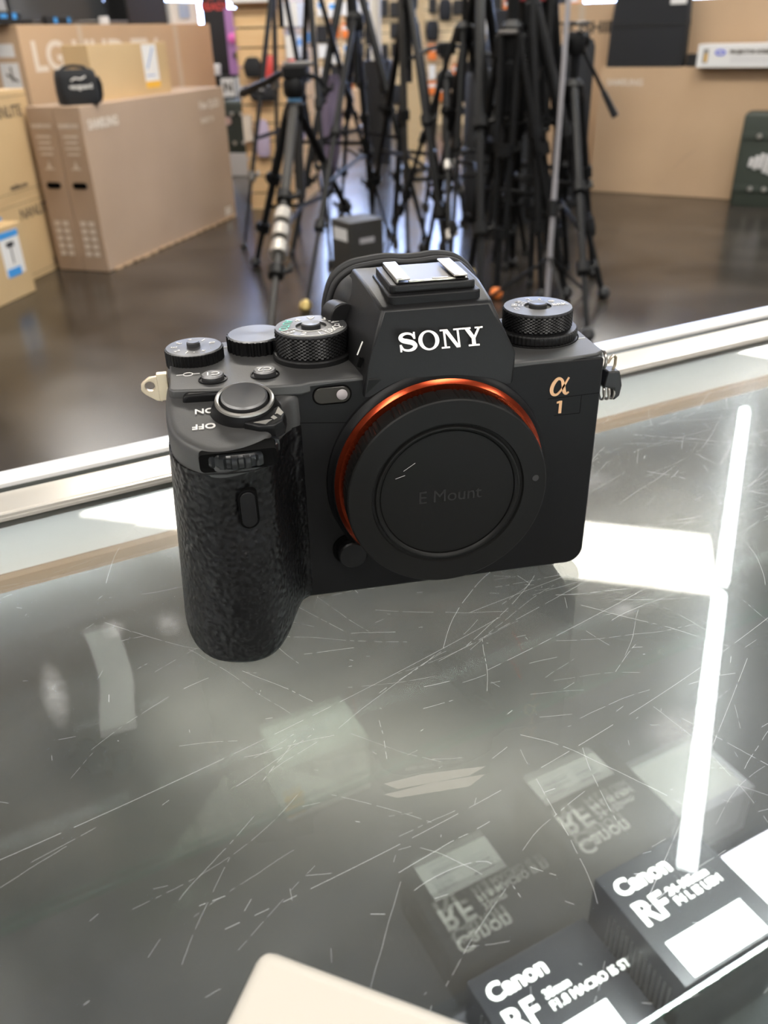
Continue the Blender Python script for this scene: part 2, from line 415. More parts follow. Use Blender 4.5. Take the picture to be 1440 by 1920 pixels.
# rail: bright outer trim, dark gasket groove, brushed inner flange lying on the glass, inner web below
ext('outer_trim', [(.1365, .0005), (.1365, .0045), (.138, .006), (.151, .0035), (.1525, .0015), (.1525, -.034), (.146, -.034), (.146, .0)], M['alum_w'])
ext('gasket', [(.1335, .0003), (.1335, .0022), (.1363, .0030), (.1363, .0003)], M['gasket'])
ext('inner_flange', [(.1125, .0004), (.1125, .0016), (.1132, .0022), (.1155, .0022), (.1160, .0027), (.1328, .0027), (.1333, .0020), (.1333, .0004)], M['alum_b'])
ext('flange_lip', [(.1128, .0016), (.1128, .0030), (.1140, .0030), (.1140, .0016)], M['alum_b'])
ext('rail_web', [(.121, -.0065), (.121, -.027), (.1235, -.030), (.134, -.030), (.134, -.0065)], M['alum_w'])
ext('rail_foot', [(.1125, -.0285), (.1125, -.0300), (.134, -.0300), (.134, -.0285), (.1225, -.0285), (.121, -.0265), (.1200, -.0265), (.1195, -.0285)], M['card_g'])
b = MB(); b.box(((X0+X1)/2, .1188, -.0303), (X1-X0-.1, .008, .0004)); b.build('light_tape', M['lamp_case'], case, smooth=0)
b = MB(); b.box(((X0+X1)/2, -.425, -.0335), (X1-X0-.1, .010, .0010)); b.build('light_tape', M['lamp_case'], case, smooth=0)  # unseen second tape, added to brighten the rail web and boxes
b = MB(); b.box(((X0+X1)/2, -.435, -.020), (X1-X0-.06, .036, .024)); b.build('added_rear_rail', M['alum'], case, smooth=0)  # unseen rail added above the rear tape, blocks its upward light
b = MB(); b.box(((X0+X1)/2, -.16, -.555), (X1-X0, .60, .02)); b.build('deck', M['deck'], case, smooth=0)
b = MB(); b.box(((X0+X1)/2, -.16, (-.565+FZ+.08)/2), (X1-X0-.02, .56, .325)); b.build('base_cabinet', M['white_plastic'], case, smooth=0)
b = MB(); b.box(((X0+X1)/2, -.16, FZ+.04), (X1-X0-.10, .48, .08)); b.build('toe_kick', M['black'], case, smooth=0)
for x in (X0+.01, X1-.01):
    b = MB(); b.box((x, -.16, -.276), (.02, .56, .538)); b.build('end_panel', M['white_plastic'], case, smooth=0)
b = MB(); b.box(((X0+X1)/2+.2, -.135, -.390), (X1-X0-.46, .26, .006)); b.build('glass_shelf', M['glass_shelf'], case, smooth=0)
b = MB(); b.box(((X0+X1)/2+.2, -.0052, -.390), (X1-X0-.46, .0012, .0062)); b.build('shelf_edge', mat('glass_edge_green', (.02, .10, .07), .15), case, smooth=0)

# scratches: fine bright ribbons cut into the glass surface
def in_scr(x, y): return True
b = MB(); RS = random.Random(11)
def ribbon(b, pts, w):
    m = len(pts); L = []
    for i in range(m):
        p = Vector(pts[i]); t = (Vector(pts[min(i+1, m-1)])-Vector(pts[max(0, i-1)])).normalized(); n = Vector((-t.y, t.x))*w*.5
        L.append((b.v((p.x+n.x, p.y+n.y, .00004)), b.v((p.x-n.x, p.y-n.y, .00004))))
    for i in range(m-1):
        if RS.random() < .86: b.f([L[i][0], L[i+1][0], L[i+1][1], L[i][1]])
for k in range(950):
    # denser towards the right, where most wear sits
    x = -.19+RS.random()**.62*.41; y = -.17+RS.random()*.27
    L = RS.choice((.0015, .0025, .004, .004, .007, .010, .016, .026, .045)); a = RS.gauss(radians(2), .45) if RS.random() < .5 else RS.random()*pi
    c = RS.gauss(0, 5); pts = []; n = max(4, int(L/.0012))
    for i in range(n):
        pts.append((x, y)); x += cos(a)*L/n; y += sin(a)*L/n; a += c*L/n+RS.gauss(0, .03)
    ribbon(b, pts, RS.choice((.00004, .00005, .00006, .00009))*(1.25 if x > .05 else .9))
for (x, y, L, a, c) in ((-.1886, -.0475, .20, .02, .9), (-.10, -.085, .22, .0, 1.2), (-.06, .045, .06, -1.2, .5), (-.02, -.035, .18, .16, .4), (-.01, -.045, .17, .1, .8), (.0, -.02, .16, .05, -.6), (-.02, -.12, .09, .5, .3), (.04, .02, .07, .35, .2)):
    pts = []; n = 70
    for i in range(n): pts.append((x, y)); x += cos(a)*L/n; y += sin(a)*L/n; a += c*L/n
    ribbon(b, pts, .00007)
for (x, y, rr) in ((.065, -.105, .012), (.062, -.108, .013), (-.055, -.098, .009)):
    pts = [(x+rr*cos(t)*1.2, y+rr*sin(t)*.35) for t in [i*.12 for i in range(20)]]; ribbon(b, pts, .00007)
sc = b.build('scratches', M['scr'], case, smooth=0, merge=False); sc['kind'] = 'stuff'
# tape mark: two faint pale strokes left on the glass in front of the camera
sm = bpy.data.materials.new('tape_residue'); sm.use_nodes = True
nt = sm.node_tree; nt.nodes.clear()
_o = nt.nodes.new('ShaderNodeOutputMaterial'); _t = nt.nodes.new('ShaderNodeBsdfTransparent'); _dd = nt.nodes.new('ShaderNodeBsdfDiffuse'); _dd.inputs[0].default_value = (.62, .60, .54, 1)
_x = nt.nodes.new('ShaderNodeMixShader'); _x.inputs[0].default_value = .33
nt.links.new(_t.outputs[0], _x.inputs[1]); nt.links.new(_dd.outputs[0], _x.inputs[2]); nt.links.new(_x.outputs[0], _o.inputs[0])
M['residue'] = sm
for poly in (((-54.5, -67.2), (-52.4, -70.2), (-35.2, -74.9), (-29.9, -74.4), (-33.3, -73.1), (-45, -69.0)), ((-56.0, -70.1), (-53.7, -72.5), (-37.0, -77.7), (-31.5, -76.4), (-44, -72.5))):
    b = MB(.001); b.flat(poly, lambda u, v: (u, v, .06)); b.build('tape_mark', M['residue'], case, smooth=0)
M['smudge'] = bpy.data.materials.new('fingerprint'); M['smudge'].use_nodes = True
nt = M['smudge'].node_tree; nt.nodes.clear(); N = nt.nodes.new; L_ = nt.links.new
_o = N('ShaderNodeOutputMaterial'); _t = N('ShaderNodeBsdfTransparent'); _dd = N('ShaderNodeBsdfDiffuse'); _dd.inputs[0].default_value = (.78, .79, .80, 1)
_tc = N('ShaderNodeTexCoord'); _g = N('ShaderNodeTexGradient'); _g.gradient_type = 'SPHERICAL'; _mp = N('ShaderNodeMapping'); _mp.inputs['Location'].default_value = (-1, -1, 0); _mp.inputs['Scale'].default_value = (2, 2, 0)
L_(_tc.outputs['Generated'], _mp.inputs[0]); L_(_mp.outputs[0], _g.inputs[0])
_no = N('ShaderNodeTexNoise'); _no.inputs['Scale'].default_value = 420; L_(_tc.outputs['Object'], _no.inputs['Vector'])
_ml = N('ShaderNodeMath'); _ml.operation = 'MULTIPLY'; L_(_g.outputs[1], _ml.inputs[0]); L_(_no.outputs[0], _ml.inputs[1])
_m2 = N('ShaderNodeMath'); _m2.operation = 'MULTIPLY'; _m2.inputs[1].default_value = .55; L_(_ml.outputs[0], _m2.inputs[0])
_x = N('ShaderNodeMixShader'); L_(_m2.outputs[0], _x.inputs[0]); L_(_t.outputs[0], _x.inputs[1]); L_(_dd.outputs[0], _x.inputs[2]); L_(_x.outputs[0], _o.inputs[0])
for (u_, n_, ru_, rn_) in ((-83.5, 20.5, 5, 8), (-99.5, 26, 4, 6), (64, 44, 13, 8), (80, 62, 16, 7), (52, 60, 10, 8), (74, -24, 20, 8), (42, -42, 5, 4), (88, 30, 12, 10), (-120, 5, 4, 16), (20, -88, 12, 9)):
    b = MB(.001); b.flat([(u_+ru_*cos(a), n_+rn_*sin(a)) for a in [i*pi/12 for i in range(24)]], lambda u, v: (u, v, .05)); b.build('fingerprint', M['smudge'], case, smooth=0)
# ================================================================ the camera (millimetres; mount axis at x=0, front plate at y=0, standing on z=0)
K = .001
cbody = thing('digital_camera', 'black mirrorless camera with body cap and orange mount ring on the glass counter', 'camera', (0, 0, .0002))
FR = lambda x, y, z: frame((x*K, y*K, z*K), (1, 0, 0), (0, 0, 1))          # text facing the viewer
xz = lambda u, v, t: (u, t, v)
# --- main shell
shell = MB(K)
P = rrect(-72, 0, 50.3, 72.0, 2, 6, rs=(1.2, 2, 3, 5.5))
shell.prism(P, xz, 0, 42); shell = shell.build('body_shell', M['body'], cbody, bevel=.0007, seg=3)
# top plates (left deck a little raised, right deck)
b = MB(K); P = [(-75.6, 4.5), (-74.6, 3.0), (-60, .6), (-39.5, -1.2), (-37, 0), (-20, 0.2), (-20, 41), (-58, 42), (-70, 40), (-75.0, 34), (-76, 26)]
b.prism(P, lambda u, v, t: (u, v, t), 69.4, 72.6); b.build('top_plate', M['deck_lit'], cbody, bevel=.0006, seg=3)
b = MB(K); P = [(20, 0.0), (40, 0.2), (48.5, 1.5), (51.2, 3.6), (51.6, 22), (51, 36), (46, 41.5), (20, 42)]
b.prism(P, lambda u, v, t: (u, v, t), 69.8, 72.8); b.build('top_plate', M['deck_lit'], cbody, bevel=.0005, seg=3)
# --- grip: rubber covered lower part lofted from plan outlines, smooth shoulder on top
def grip_out(z):
    t = max(0, min(1, z/70))
    l = -81.0+4.4*t; f = -29.6+(1.8*t)
    waist = 3.4*math.exp(-((z-48)/13)**2)          # finger hollow below the dial
    flat_in = 3.2*math.exp(-((z-52)/16)**2)
    c = [(l+1.4, 34), (l+.2, 20), (l-.1, 4), (l+.5, -9), (l+3.4, f+9.8), (l+9.0, f+2.7+waist*.5), (-62.5, f-.3+waist), (-55.4, f+1.9+waist*1.2), (-50.6+1.6*t-flat_in*.2, f+8.8), (-46.6+.8*t-flat_in, -10.0), (-43.4+1.0*t-flat_in*.6, -2.5), (-40.6+.6*t, .2), (-38.4, 6), (-44, 20), (-58, 34)]
    return crom(c, 5)
rings = []
for z, ins in ((0.0, 2.6), (0.5, 1.3), (1.5, .55), (3.0, .1), (5, 0), (9, 0), (14, 0), (20, 0), (27, 0), (33, 0), (38, 0), (43, 0), (48, 0), (52, 0), (56, 0), (59.0, 0), (60.0, .1)):
    o = grip_out(z); c = Vector((-60, -2)); rings.append([(p.x+(c.x-p.x)/max(1e-6, (c-p).length)*ins, p.y+(c.y-p.y)/max(1e-6, (c-p).length)*ins, z) for p in o])
b = MB(K); b.loft(rings); grip = b.build('grip', M['leather'], cbody, smooth=50)
def gtop(x, y): return 69.8+.125*min(6, y)-(.012*(x+60) if x > -60 else 0)
rings = []
for k, (dz, ins) in enumerate(((None, .35), (None, .2), (-2.6, .25), (-1.5, .3), (-.75, .6), (-.25, 1.1), (0, 1.9), (.12, 3.2))):
    r = []
    for p in grip_out(64):
        c = Vector((-60, 4)); d = c-p; q = p+d.normalized()*ins
        z = (59.6 if k == 0 else 62) if dz is None else gtop(q.x, q.y)+dz
        r.append((q.x, q.y, z))
    rings.append(r)
b = MB(K); b.loft(rings); b.build('grip_shoulder', M['deck_lit'], cbody, smooth=50)
# front control dial set in its slot
b = MB(K); b.prism(rrect(-68.4, 61.4, -48.8, 66.4, 1.2), lambda u, v, t: (u, t+(.03*(u+60)**2 if u > -60 else .05*(u+60)**2)*.35, v), -27.9, -22); b.build('dial_slot', M['seam'], cbody, smooth=0)
b = MB(K); b.lathe([(9.6, -1.9), (10.4, -1.5), (10.6, -1), (10.6, 1.0), (10.4, 1.5), (9.6, 1.9)], 160, (-58.6, -18.6, 64.0), rf=lambda a, k: 1+.040*(1 if int(a/(2*pi)*40) % 2 else -1)*(0 if k in (0, 5) else 1))
b.build('front_dial', mat('dial_gloss', (.008, .009, .010), .30, spec=.5), cbody, smooth=25)
b = MB(K); b.tube([(-68.5, -26.6, 61.0), (-62, -27.6, 60.8), (-54, -27.2, 60.8), (-50, -25.2, 61.0)], .22, 8); b.build('slot_lip', M['body2'], cbody)
# infrared window on the grip
b = MB(K); b.prism(rrect(-60.2, 43.0, -55.0, 54.6, 2.5, 8), lambda u, v, t: (u, t+.18*(u+60), v), -26.2, -22); b.build('infrared_window', M['seam'], cbody, bevel=.0003)
b = MB(K); b.prism(rrect(-59.6, 43.6, -55.6, 54.0, 2.0, 8), lambda u, v, t: (u, t+.18*(u+60), v), -26.5, -22); b.build('infrared_window', M['body'], cbody, bevel=.0002)

# --- viewfinder hump
b = MB(K)
def sec(y, pts): return [(x, y, z) for x, z in pts]
def hump(xb, zb, xf, zf, xt, zt, yb, yf, yt):
    return [(-xb, yb, zb), (-xf, yf, zf), (-xt, yt, zt), (xt, yt, zt), (xf, yf, zf), (xb, yb, zb)]
R0 = hump(22.4, 66, 21.0, 77.4, 15.2, 90.3, .2, -4.9, 3.0)
R1 = hump(22.8, 66, 21.5, 77.6, 15.9, 90.9, 2, 2, 4.4)
R2 = hump(25.5, 66, 23.2, 80.0, 16.8, 92.6, 20, 20, 20)
R3 = hump(27.0, 66, 24.4, 80.0, 17.4, 92.6, 42, 42, 42)
b.loft([R0, R1, R2, R3]); b.build('viewfinder_hump', M['body2'], cbody, bevel=.0007, seg=3, smooth=30)
# name plate on the hump front is the same black, seen almost unlit; fold below it is part of the hump
# --- hot shoe
b = MB(K); b.prism([(-13.3, 5.9), (-12.0, 4.6), (12.0, 4.6), (13.3, 5.9), (13.3, 30), (-13.3, 30)], lambda u, v, t: (u, v, t), 88, 93.4)
hs = b.build('shoe_block', M['body'], cbody, bevel=.0005, seg=2)
b = MB(K)
P = [(-12.3, 8.0), (-11.2, 7.0), (11.2, 7.0), (12.3, 8.0), (12.3, 29.4), (-12.3, 29.4)]
b.prism(P, lambda u, v, t: (u, v, t), 93.2, 95.6); b.build('shoe_surround', M['body2'], hs, bevel=.0004, seg=2)
b = MB(K); b.box((0, 18.4, 95.62), (20.8, 20.6, .3)); b.build('shoe_recess', M['seam'], hs, smooth=0)
b = MB(K); b.box((0, 18.6, 95.72), (19.0, 20.0, .3)); b.build('shoe_floor', M['steeldark'], hs, smooth=0)
for sx in (-1, 1):
    b = MB(K); b.box((sx*8.3, 18.6, 96.75), (4.0, 20.0, .6)); b.box((sx*9.9, 18.6, 96.2), (.8, 20.0, 1.4)); b.build('shoe_rail', M['steel'], hs, bevel=.00025)
b = MB(K); b.box((0, 9.0, 96.0), (13.5, 1.1, .5)); b.box((2.5, 9.5, 96.3), (4.6, .9, .3)); b.build('shoe_stop', M['steel'], hs, bevel=.0001)
# --- eyecup behind the hump: two ribs of soft rubber
arch = [(-25.6, 68), (-25.9, 76), (-25.2, 82), (-22.6, 88.2), (-17.5, 91.8), (-11, 93.0), (-5, 93.4), (0, 92.9), (5, 92.9), (11, 93.3), (17, 92.2), (22, 88.4), (25.2, 82), (25.9, 76), (25.6, 68)]
ap = [tuple(p) for p in crom(arch, 6, closed=False)]
ec = MB(K); ec.tube([(x, 49.5, z) for x, z in ap], 1.35, 10); ec.tube([(x*.985, 46.4, z-.7) for x, z in ap], 1.1, 10)
ec.prism([(x*.96, z-1.4) for x, z in ap], xz, 40, 49); ec = ec.build('eyecup', M['rubber'], cbody, smooth=50)
b = MB(K); b.tube([(x, 51.8, z+.1) for x, z in ap], .9, 8); b.build('eyecup_rim', M['rubber'], ec, smooth=60)
# viewfinder housing shoulders in front of the eyecup, and the dioptre lug
b = MB(K)
hp = [tuple(p) for p in crom([(-24.4, 68), (-24.6, 79), (-23.2, 85.5), (-19.6, 89.8), (-14, 91.6), (0, 92.0), (14, 91.6), (19.6, 89.8), (23.2, 85.5), (24.6, 79), (24.4, 68)], 5, closed=False)]
hp2 = [(x*.80, 68+(z-68)*.955) for x, z in hp]
b.loft([[(x, 24, z) for x, z in hp2], [(x, 33, z) for x, z in [(x*.93, 68+(z-68)*.985) for x, z in hp]], [(x, 38, z) for x, z in hp], [(x, 43, z) for x, z in hp]]); b.build('viewfinder_housing', M['body2'], cbody, smooth=35)
b = MB(K)
b.tube([(-23.0, 25.5, 82.2), (-25.2, 33.5, 81.4)], 4.3, 24); b.build('dioptre_lug', M['body2'], cbody, bevel=.0004)
b = MB(K); b.lathe([(3.0, 0), (3.0, 2.4)], 40, (-26.6, 22, 78.0), ax='X'); b.build('dioptre_dial', M['dial'], cbody)
b = MB(K); b.box((-22.7, -1.0, 81.4), (.3, .35, 4.0), R=Matrix.Rotation(radians(24), 3, 'Y')); b.build('index_mark', M['white'], cbody, smooth=0)
b = MB(K); b.box((-22.4, 1.2, 76.6), (1.1, 1.0, 2.8), R=Matrix.Rotation(radians(20), 3, 'Y')); b.build('microphone_slot', M['seam'], cbody, smooth=0)

# --- dials
def knurl(n, amp): return lambda a, k: 1+amp*(1 if int(a/(2*pi)*n*2) % 2 else -1)
def diamond(x, y, z0, z1, R, n, rows, name, m, parent):
    n = int(n*.84)
    """cylinder with a raised diamond knurl"""
    b = MB(K); rings = []
    for j in range(rows+1):
        z = z0+(z1-z0)*j/rows; ring = []
        for i in range(n*4):
            a = 2*pi*i/(n*4); u = (i/4.0); v_ = j/2.0
            h = max(abs(((u+v_) % 1)-.5), abs(((u-v_) % 1)-.5))*2
            rr = R-.62*(1-(1-h)) if 0 < j < rows else R-.35
            ring.append((x+rr*cos(a), y+rr*sin(a), z))
        rings.append(ring)
    b.loft(rings); return b.build(name, m, parent, smooth=20)
def dial_labels(x, y, z, R, items, parent, size, m=None):
    for s, deg, mm in items:
        a = radians(deg); p = ((x+R*cos(a))*K, (y+R*sin(a))*K, z*K); up = (-cos(a), -sin(a), 0); rt = (-sin(a), cos(a), 0)
        if s == '[]':
            b = MB(1)
            U = Vector(up); Rr = Vector(rt); q = Vector(p)
            for s1, s2, w_, h_ in ((0, 1, 1.9, .28), (0, -1, 1.9, .28), (1, 0, .28, 1.4), (-1, 0, .28, 1.4)):
                c = q+Rr*s1*.00082+U*s2*.00058
                pts = [c+Rr*(i*w_/2*K)+U*(j*h_/2*K) for i, j in ((-1, -1), (1, -1), (1, 1), (-1, 1))]
                b.f([b.v(t) for t in pts])
            b.build('dial_marking', mm, parent, smooth=0)
        else: text('dial_marking', s, size*K, mm, parent, frame(p, rt, up), ext=.00003, bold=.00003)
W_ = M['white']
# mode dial
dx, dy = -33.5, 22.0
b = MB(K); b.lathe([(11.9, 0), (11.9, 1.5), (11.5, 1.9), (10, 1.9)], 72, (dx, dy, 72.4)); md = b.build('mode_dial', M['body2'], cbody)
diamond(dx, dy, 74.2, 81.1, 11.0, 48, 14, 'knurled_rim', M['dial'], md)
b = MB(K); b.lathe([(10.75, 81.0), (10.55, 81.6), (4.6, 81.65), (4.4, 80.7), (0.01, 80.7)], 72, (dx, dy, 0)); b.build('dial_face', M['dialtop'], md)
b = MB(K); b.lathe([(2.9, 80.5), (2.9, 82.3), (2.6, 82.6), (.01, 82.5)], 40, (dx, dy, 0)); b.build('lock_button', M['dialtop'], md)
dial_labels(dx, dy, 81.70, 7.7, [('P', 118, W_), ('A', 84, W_), ('S', 50, W_), ('M', 20, W_), ('[]', -8, W_), ('S&Q', -38, W_), ('1', -78, W_), ('2', -112, W_), ('3', -145, W_), ('AUTO', 163, M['green'])], md, 3.6)
pts = [(dx+r*cos(radians(a)), dy+r*sin(radians(a))) for r, rng in ((9.8, range(-160, -61, 7)), (5.5, range(-62, -161, -7))) for a in rng]
b = MB(K); b.tube([(x, y, 81.72) for x, y in pts], .13, 6, closed=True); b.build('dial_marking', W_, md)
# exposure dial, rear dial
def sdial(x, y, z0, z1, R, nt_, amp, nm):
    b = MB(K); b.lathe([(R-.3, z0), (R, z0+.3), (R, z1-.5), (R-.1, z1-.35)], nt_*4, (x, y, 0), rf=knurl(nt_, amp)); d = b.build(nm, M['dial'], cbody, smooth=20)
    b = MB(K); b.lathe([(R-.15, z1-.5), (R-.5, z1), (.01, z1+.02)], 80, (x, y, 0)); b.build('dial_face', M['dialtop'], d); return d
ed = sdial(-68.4, 28.2, 71, 76.4, 8.6, 48, .012, 'exposure_dial')
b = MB(K); b.lathe([(2.0, 76.2), (2.0, 77.6), (1.7, 77.9), (.01, 77.85)], 40, (-68.4, 28.2, 0)); b.build('lock_button', M['dialtop'], ed)
dial_labels(-68.4, 28.2, 76.46, 5.9, [('3', 178, W_), ('2', 215, W_), ('1', 250, W_), ('·', 272, W_), ('0', 20, W_), ('1', 60, W_), ('2', 100, W_), ('+', 300, W_), ('3', 140, W_), ('·', 330, W_)], ed, 2.7)
rd = sdial(-49.6, 33.5, 71, 77.2, 8.8, 30, .030, 'rear_dial')
b = MB(K); b.box((-60.0, 36.0, 72.7), (3.2, .3, .1)); b.build('index_mark', W_, cbody, smooth=0)
# drive dial and focus ring on the right
dx, dy = 36.9, 22.0
b = MB(K); b.lathe([(12.2, 72.6), (12.2, 73.4), (12.6, 73.6), (12.6, 75.6), (12.2, 76.0), (10, 76.1)], 240, (dx, dy, 0), rf=knurl(60, .006)); dd = b.build('focus_mode_ring', M['body2'], cbody, smooth=20)
b = MB(K); b.lathe([(11.9, 71.5), (12.9, 72.95), (13.2, 72.95), (13.2, 71.5)], 72, (dx, dy, 0)); b.build('ring_seat', M['seam'], dd)
diamond(dx, dy, 76.2, 81.6, 10.9, 50, 12, 'drive_dial', M['dial'], dd)
b = MB(K); b.lathe([(10.6, 81.4), (10.4, 82.1), (4.2, 82.15), (4.0, 81.3), (.01, 81.3)], 72, (dx, dy, 0)); b.build('dial_face', M['dialtop'], dd)
b = MB(K); b.lathe([(2.8, 81.0), (2.8, 82.9), (2.5, 83.2), (.01, 83.1)], 40, (dx, dy, 0)); b.build('lock_button', M['dialtop'], dd)
dial_labels(dx, dy, 82.2, 7.3, [('[]', 190, W_), ('HI', 158, W_), ('M', 127, W_), ('L', 94, W_), ('S', 66, W_)], dd, 2.5)
text('dial_marking', 'BRK', 2.7*K, W_, dd, frame(((dx+7.0)*K, (dy-.2)*K, 82.2*K), (1, 0, 0), (0, 1, 0)), ext=.00003, bold=.00003)
for a in (158, 127, 94, 66, 33):
    dial_labels(dx, dy, 82.2, 5.2 if a != 33 else 7, [('[]', a, W_)] if a != 33 else [('©', a, W_)], dd, 2.6)
b = MB(K); b.box((49.4, 15.6, 72.85), (2.4, .35, .1)); b.build('index_mark', W_, cbody, smooth=0)

# custom buttons and shutter release
for x, y, s in ((-63.4, 8.8, 'C1'), (-48.8, 8.9, 'C2')):
    b = MB(K); b.lathe([(4.1, 72.3), (4.1, 72.9), (3.75, 73.0), (3.7, 72.5)], 48, (x, y, 0)); cb = b.build('custom_button', M['body'], cbody)
    b = MB(K); b.lathe([(3.2, 72), (3.2, 73.9), (2.9, 74.3), (.01, 74.35)], 48, (x, y, 0)); b.build('button_cap', M['dialtop'], cb)
    text('button_marking', s, 3.6*K, W_, cb, frame((x*K, y*K, 74.42*K), (-1, 0, 0), (0, -1, 0)), ext=.00003, bold=.00002)
# shutter: tilted disc inside the on/off collar
T = radians(13)
st = Matrix.Translation((-55.4*K, -7.2*K, 68.4*K)) @ Matrix.Rotation(T, 4, 'X')
def tilt(o): o.data.transform(st); return o
b = MB(K); b.lathe([(9.6, -1.2), (9.6, .4), (9.2, 1.0), (8.0, 3.9), (7.75, 4.4), (7.3, 4.6), (6.9, 4.3), (6.7, 3.6), (.01, 3.5)], 96); sh = tilt(b.build('power_switch', M['dial'], cbody))
b = MB(K); b.lathe([(7.95, 4.0), (7.80, 4.55), (7.3, 4.85), (6.85, 4.62), (6.8, 4.3)], 96, cap=(False, False)); tilt(b.build('switch_rim', mat('rim_metal', (.42, .40, .37), .3, metal=.8), sh))
b = MB(K); b.lathe([(6.2, 3.4), (6.2, 5.3), (5.7, 5.75), (3, 5.55), (.01, 5.5)], 96); tilt(b.build('shutter_button', M['dialtop'], sh))
# lever of the switch towards the front right, with worn bare metal edge
lp = [(3.0, -7.0), (9.2, -2.6), (10.4, -6.2), (9.6, -9.6), (7.0, -11.6), (3.0, -11.6), (-1.2, -9.2)]
b = MB(K); b.loft([[(x, y, -1.2) for x, y in lp], [(x, y, 1.2) for x, y in lp], [(x*.93+.2, y*.93-.2, 3.2) for x, y in lp]]); tilt(b.build('switch_lever', M['dial'], sh, bevel=.0004))
M['worn'] = mat('worn_metal', (.50, .48, .44), .35, metal=.7)
for q in (((8.6, -3.4), (9.7, -6.1), (8.9, -7.4), (8.0, -6.3), (7.4, -6.6)), ((7.0, -6.9), (7.9, -8.2), (7.0, -8.9), (6.2, -7.8)), ((5.4, -9.7), (6.6, -8.7), (5.0, -8.7), (1.6, -9.3), (4.6, -10.5))):
    b = MB(K); b.prism(q, lambda u, v, t: (u, v, t), 3.0, 3.32); tilt(b.build('worn_patch', M['worn'], sh, smooth=0))
gt = lambda x, y: gtop(x, y)+.2
for s, x, y in (('ON', -66.2, -5.6), ('OFF', -66.6, -13.6)):
    text('top_marking', s, 3.5*K, W_, cbody, frame((x*K, y*K, (gt(x, y)+.02)*K), (-1, 0, .0), (0, -1, -.125)), ext=.00012, bold=.00006)
b = MB(K); b.tube([(-70.4+1.3*cos(a), 14.6+1.3*sin(a), 72.65) for a in [i*pi/10 for i in range(20)]], .16, 6, closed=True); b.box((-72.7, 14.6, 72.65), (2.0, .3, .12)); b.box((-68.1, 14.6, 72.65), (2.0, .3, .12)); b.build('film_plane_mark', W_, cbody)

# --- front plate: seams, af window, logos, lens release
def strip2(x0, z0, x1, z1, y=-.02, w=.16):
    b = MB(K); d = Vector((x1-x0, 0, z1-z0)); L = d.length
    b.box(((x0+x1)/2, y, (z0+z1)/2), (L, .12, w), R=Matrix.Rotation(-atan2(z1-z0, x1-x0), 3, 'Y')); b.build('panel_seam', M['seam'], cbody, smooth=0)
strip2(-41, 60.6, -26, 59.2); strip2(33.5, 60.4, 49.9, 60.8); strip2(36, 54.8, 44.2, 54.8, w=.12); strip2(44.2, 54.8, 44.2, 60.6, w=.14)
b = MB(K); b.prism(rrect(-36.6, 65.4, -25.4, 71.0, 2.7, 10), xz, -.25, .5); b.build('af_window', M['seam'], cbody, bevel=.0001)
b = MB(K); b.prism(rrect(-36.2, 65.8, -25.8, 70.6, 2.35, 10), xz, -.45, .5); aw = b.build('af_window', M['lensglass'], cbody, bevel=.0002)
b = MB(K); b.lathe([(1.55, 0), (1.55, .6), (1.2, .85), (.01, 1.0)], 36, (-28.2, 0, 68.2), ax='Y'); b.build('af_lamp', M['lamp'], aw)
# logo lettering on the hump front, which leans back between the fold and its top edge
lo = Vector((0, -4.9, 77.4)); hi = Vector((0, 3.0, 90.3)); upv = (hi-lo).normalized()
F = frame(((-.2)*K, (-1.99-.12)*K, 82.35*K), (1, 0, 0), tuple(upv))
def letter(polys, ox, sx, sy, parent, name='brand_letter'):
    b = MB(1)
    for poly in polys:
        lo_ = [F @ Vector(((ox+x*sx)*K, (y-.5)*sy*K, 0)) for x, y in poly]; up_ = [F @ Vector(((ox+x*sx)*K, (y-.5)*sy*K, .00022)) for x, y in poly]
        b.loft([lo_, up_])
    return b.build(name, M['silverlogo'], parent, smooth=0, merge=False)
def ring2(cx, cy_, rx, ry, tx_, ty_, n=48):
    return [[(cx+rx*cos(a), cy_+ry*sin(a)), (cx+(rx-tx_)*cos(a), cy_+(ry-ty_)*sin(a)), (cx+(rx-tx_)*cos(c), cy_+(ry-ty_)*sin(c)), (cx+rx*cos(c), cy_+ry*sin(c))] for a, c in [(2*pi*i/n, 2*pi*(i+1)/n) for i in range(n)]]
HL = 5.3
sp = crom([(.86, .72), (.74, .88), (.48, .945), (.22, .87), (.14, .72), (.26, .59), (.50, .52), (.76, .43), (.88, .28), (.76, .12), (.50, .055), (.24, .12), (.12, .30)], 6, closed=False)
sw = interp([.055, .05, .055, .085, .115, .125, .13, .125, .115, .085, .055, .05, .055], len(sp))
S_ = strokepoly([(p.x, p.y) for p in sp], sw)+[[(.82, .64), (.93, .64), (.93, 1.0), (.84, 1.0)], [(.05, 0), (.14, 0), (.16, .38), (.05, .38)]]
bar = lambda x0, y0, x1, y1: [(x0, y0), (x1, y0), (x1, y1), (x0, y1)]
N_ = [bar(.14, 0, .23, 1), bar(0, 0, .38, .085), bar(0, .915, .30, 1), bar(.77, 0, .86, 1), bar(.62, .915, 1.0, 1), [(.14, 1), (.34, 1), (.86, 0), (.69, 0)]]
Y_ = [bar(.41, 0, .59, .46), bar(.24, 0, .76, .09), [(.09, 1), (.30, 1), (.59, .46), (.41, .40)], [(.78, 1), (.90, 1), (.59, .40), (.50, .46)], bar(0, .915, .42, 1), bar(.62, .915, 1.0, 1)]
nameplate = tag(letter(S_, -11.9, 5.2, HL, cbody))
letter(ring2(.5, .5, .5, .52, .19, .09), -6.3, 5.9, HL, cbody); letter(N_, .05, 6.2, HL, cbody); letter(Y_, 6.35, 6.0, HL, cbody)
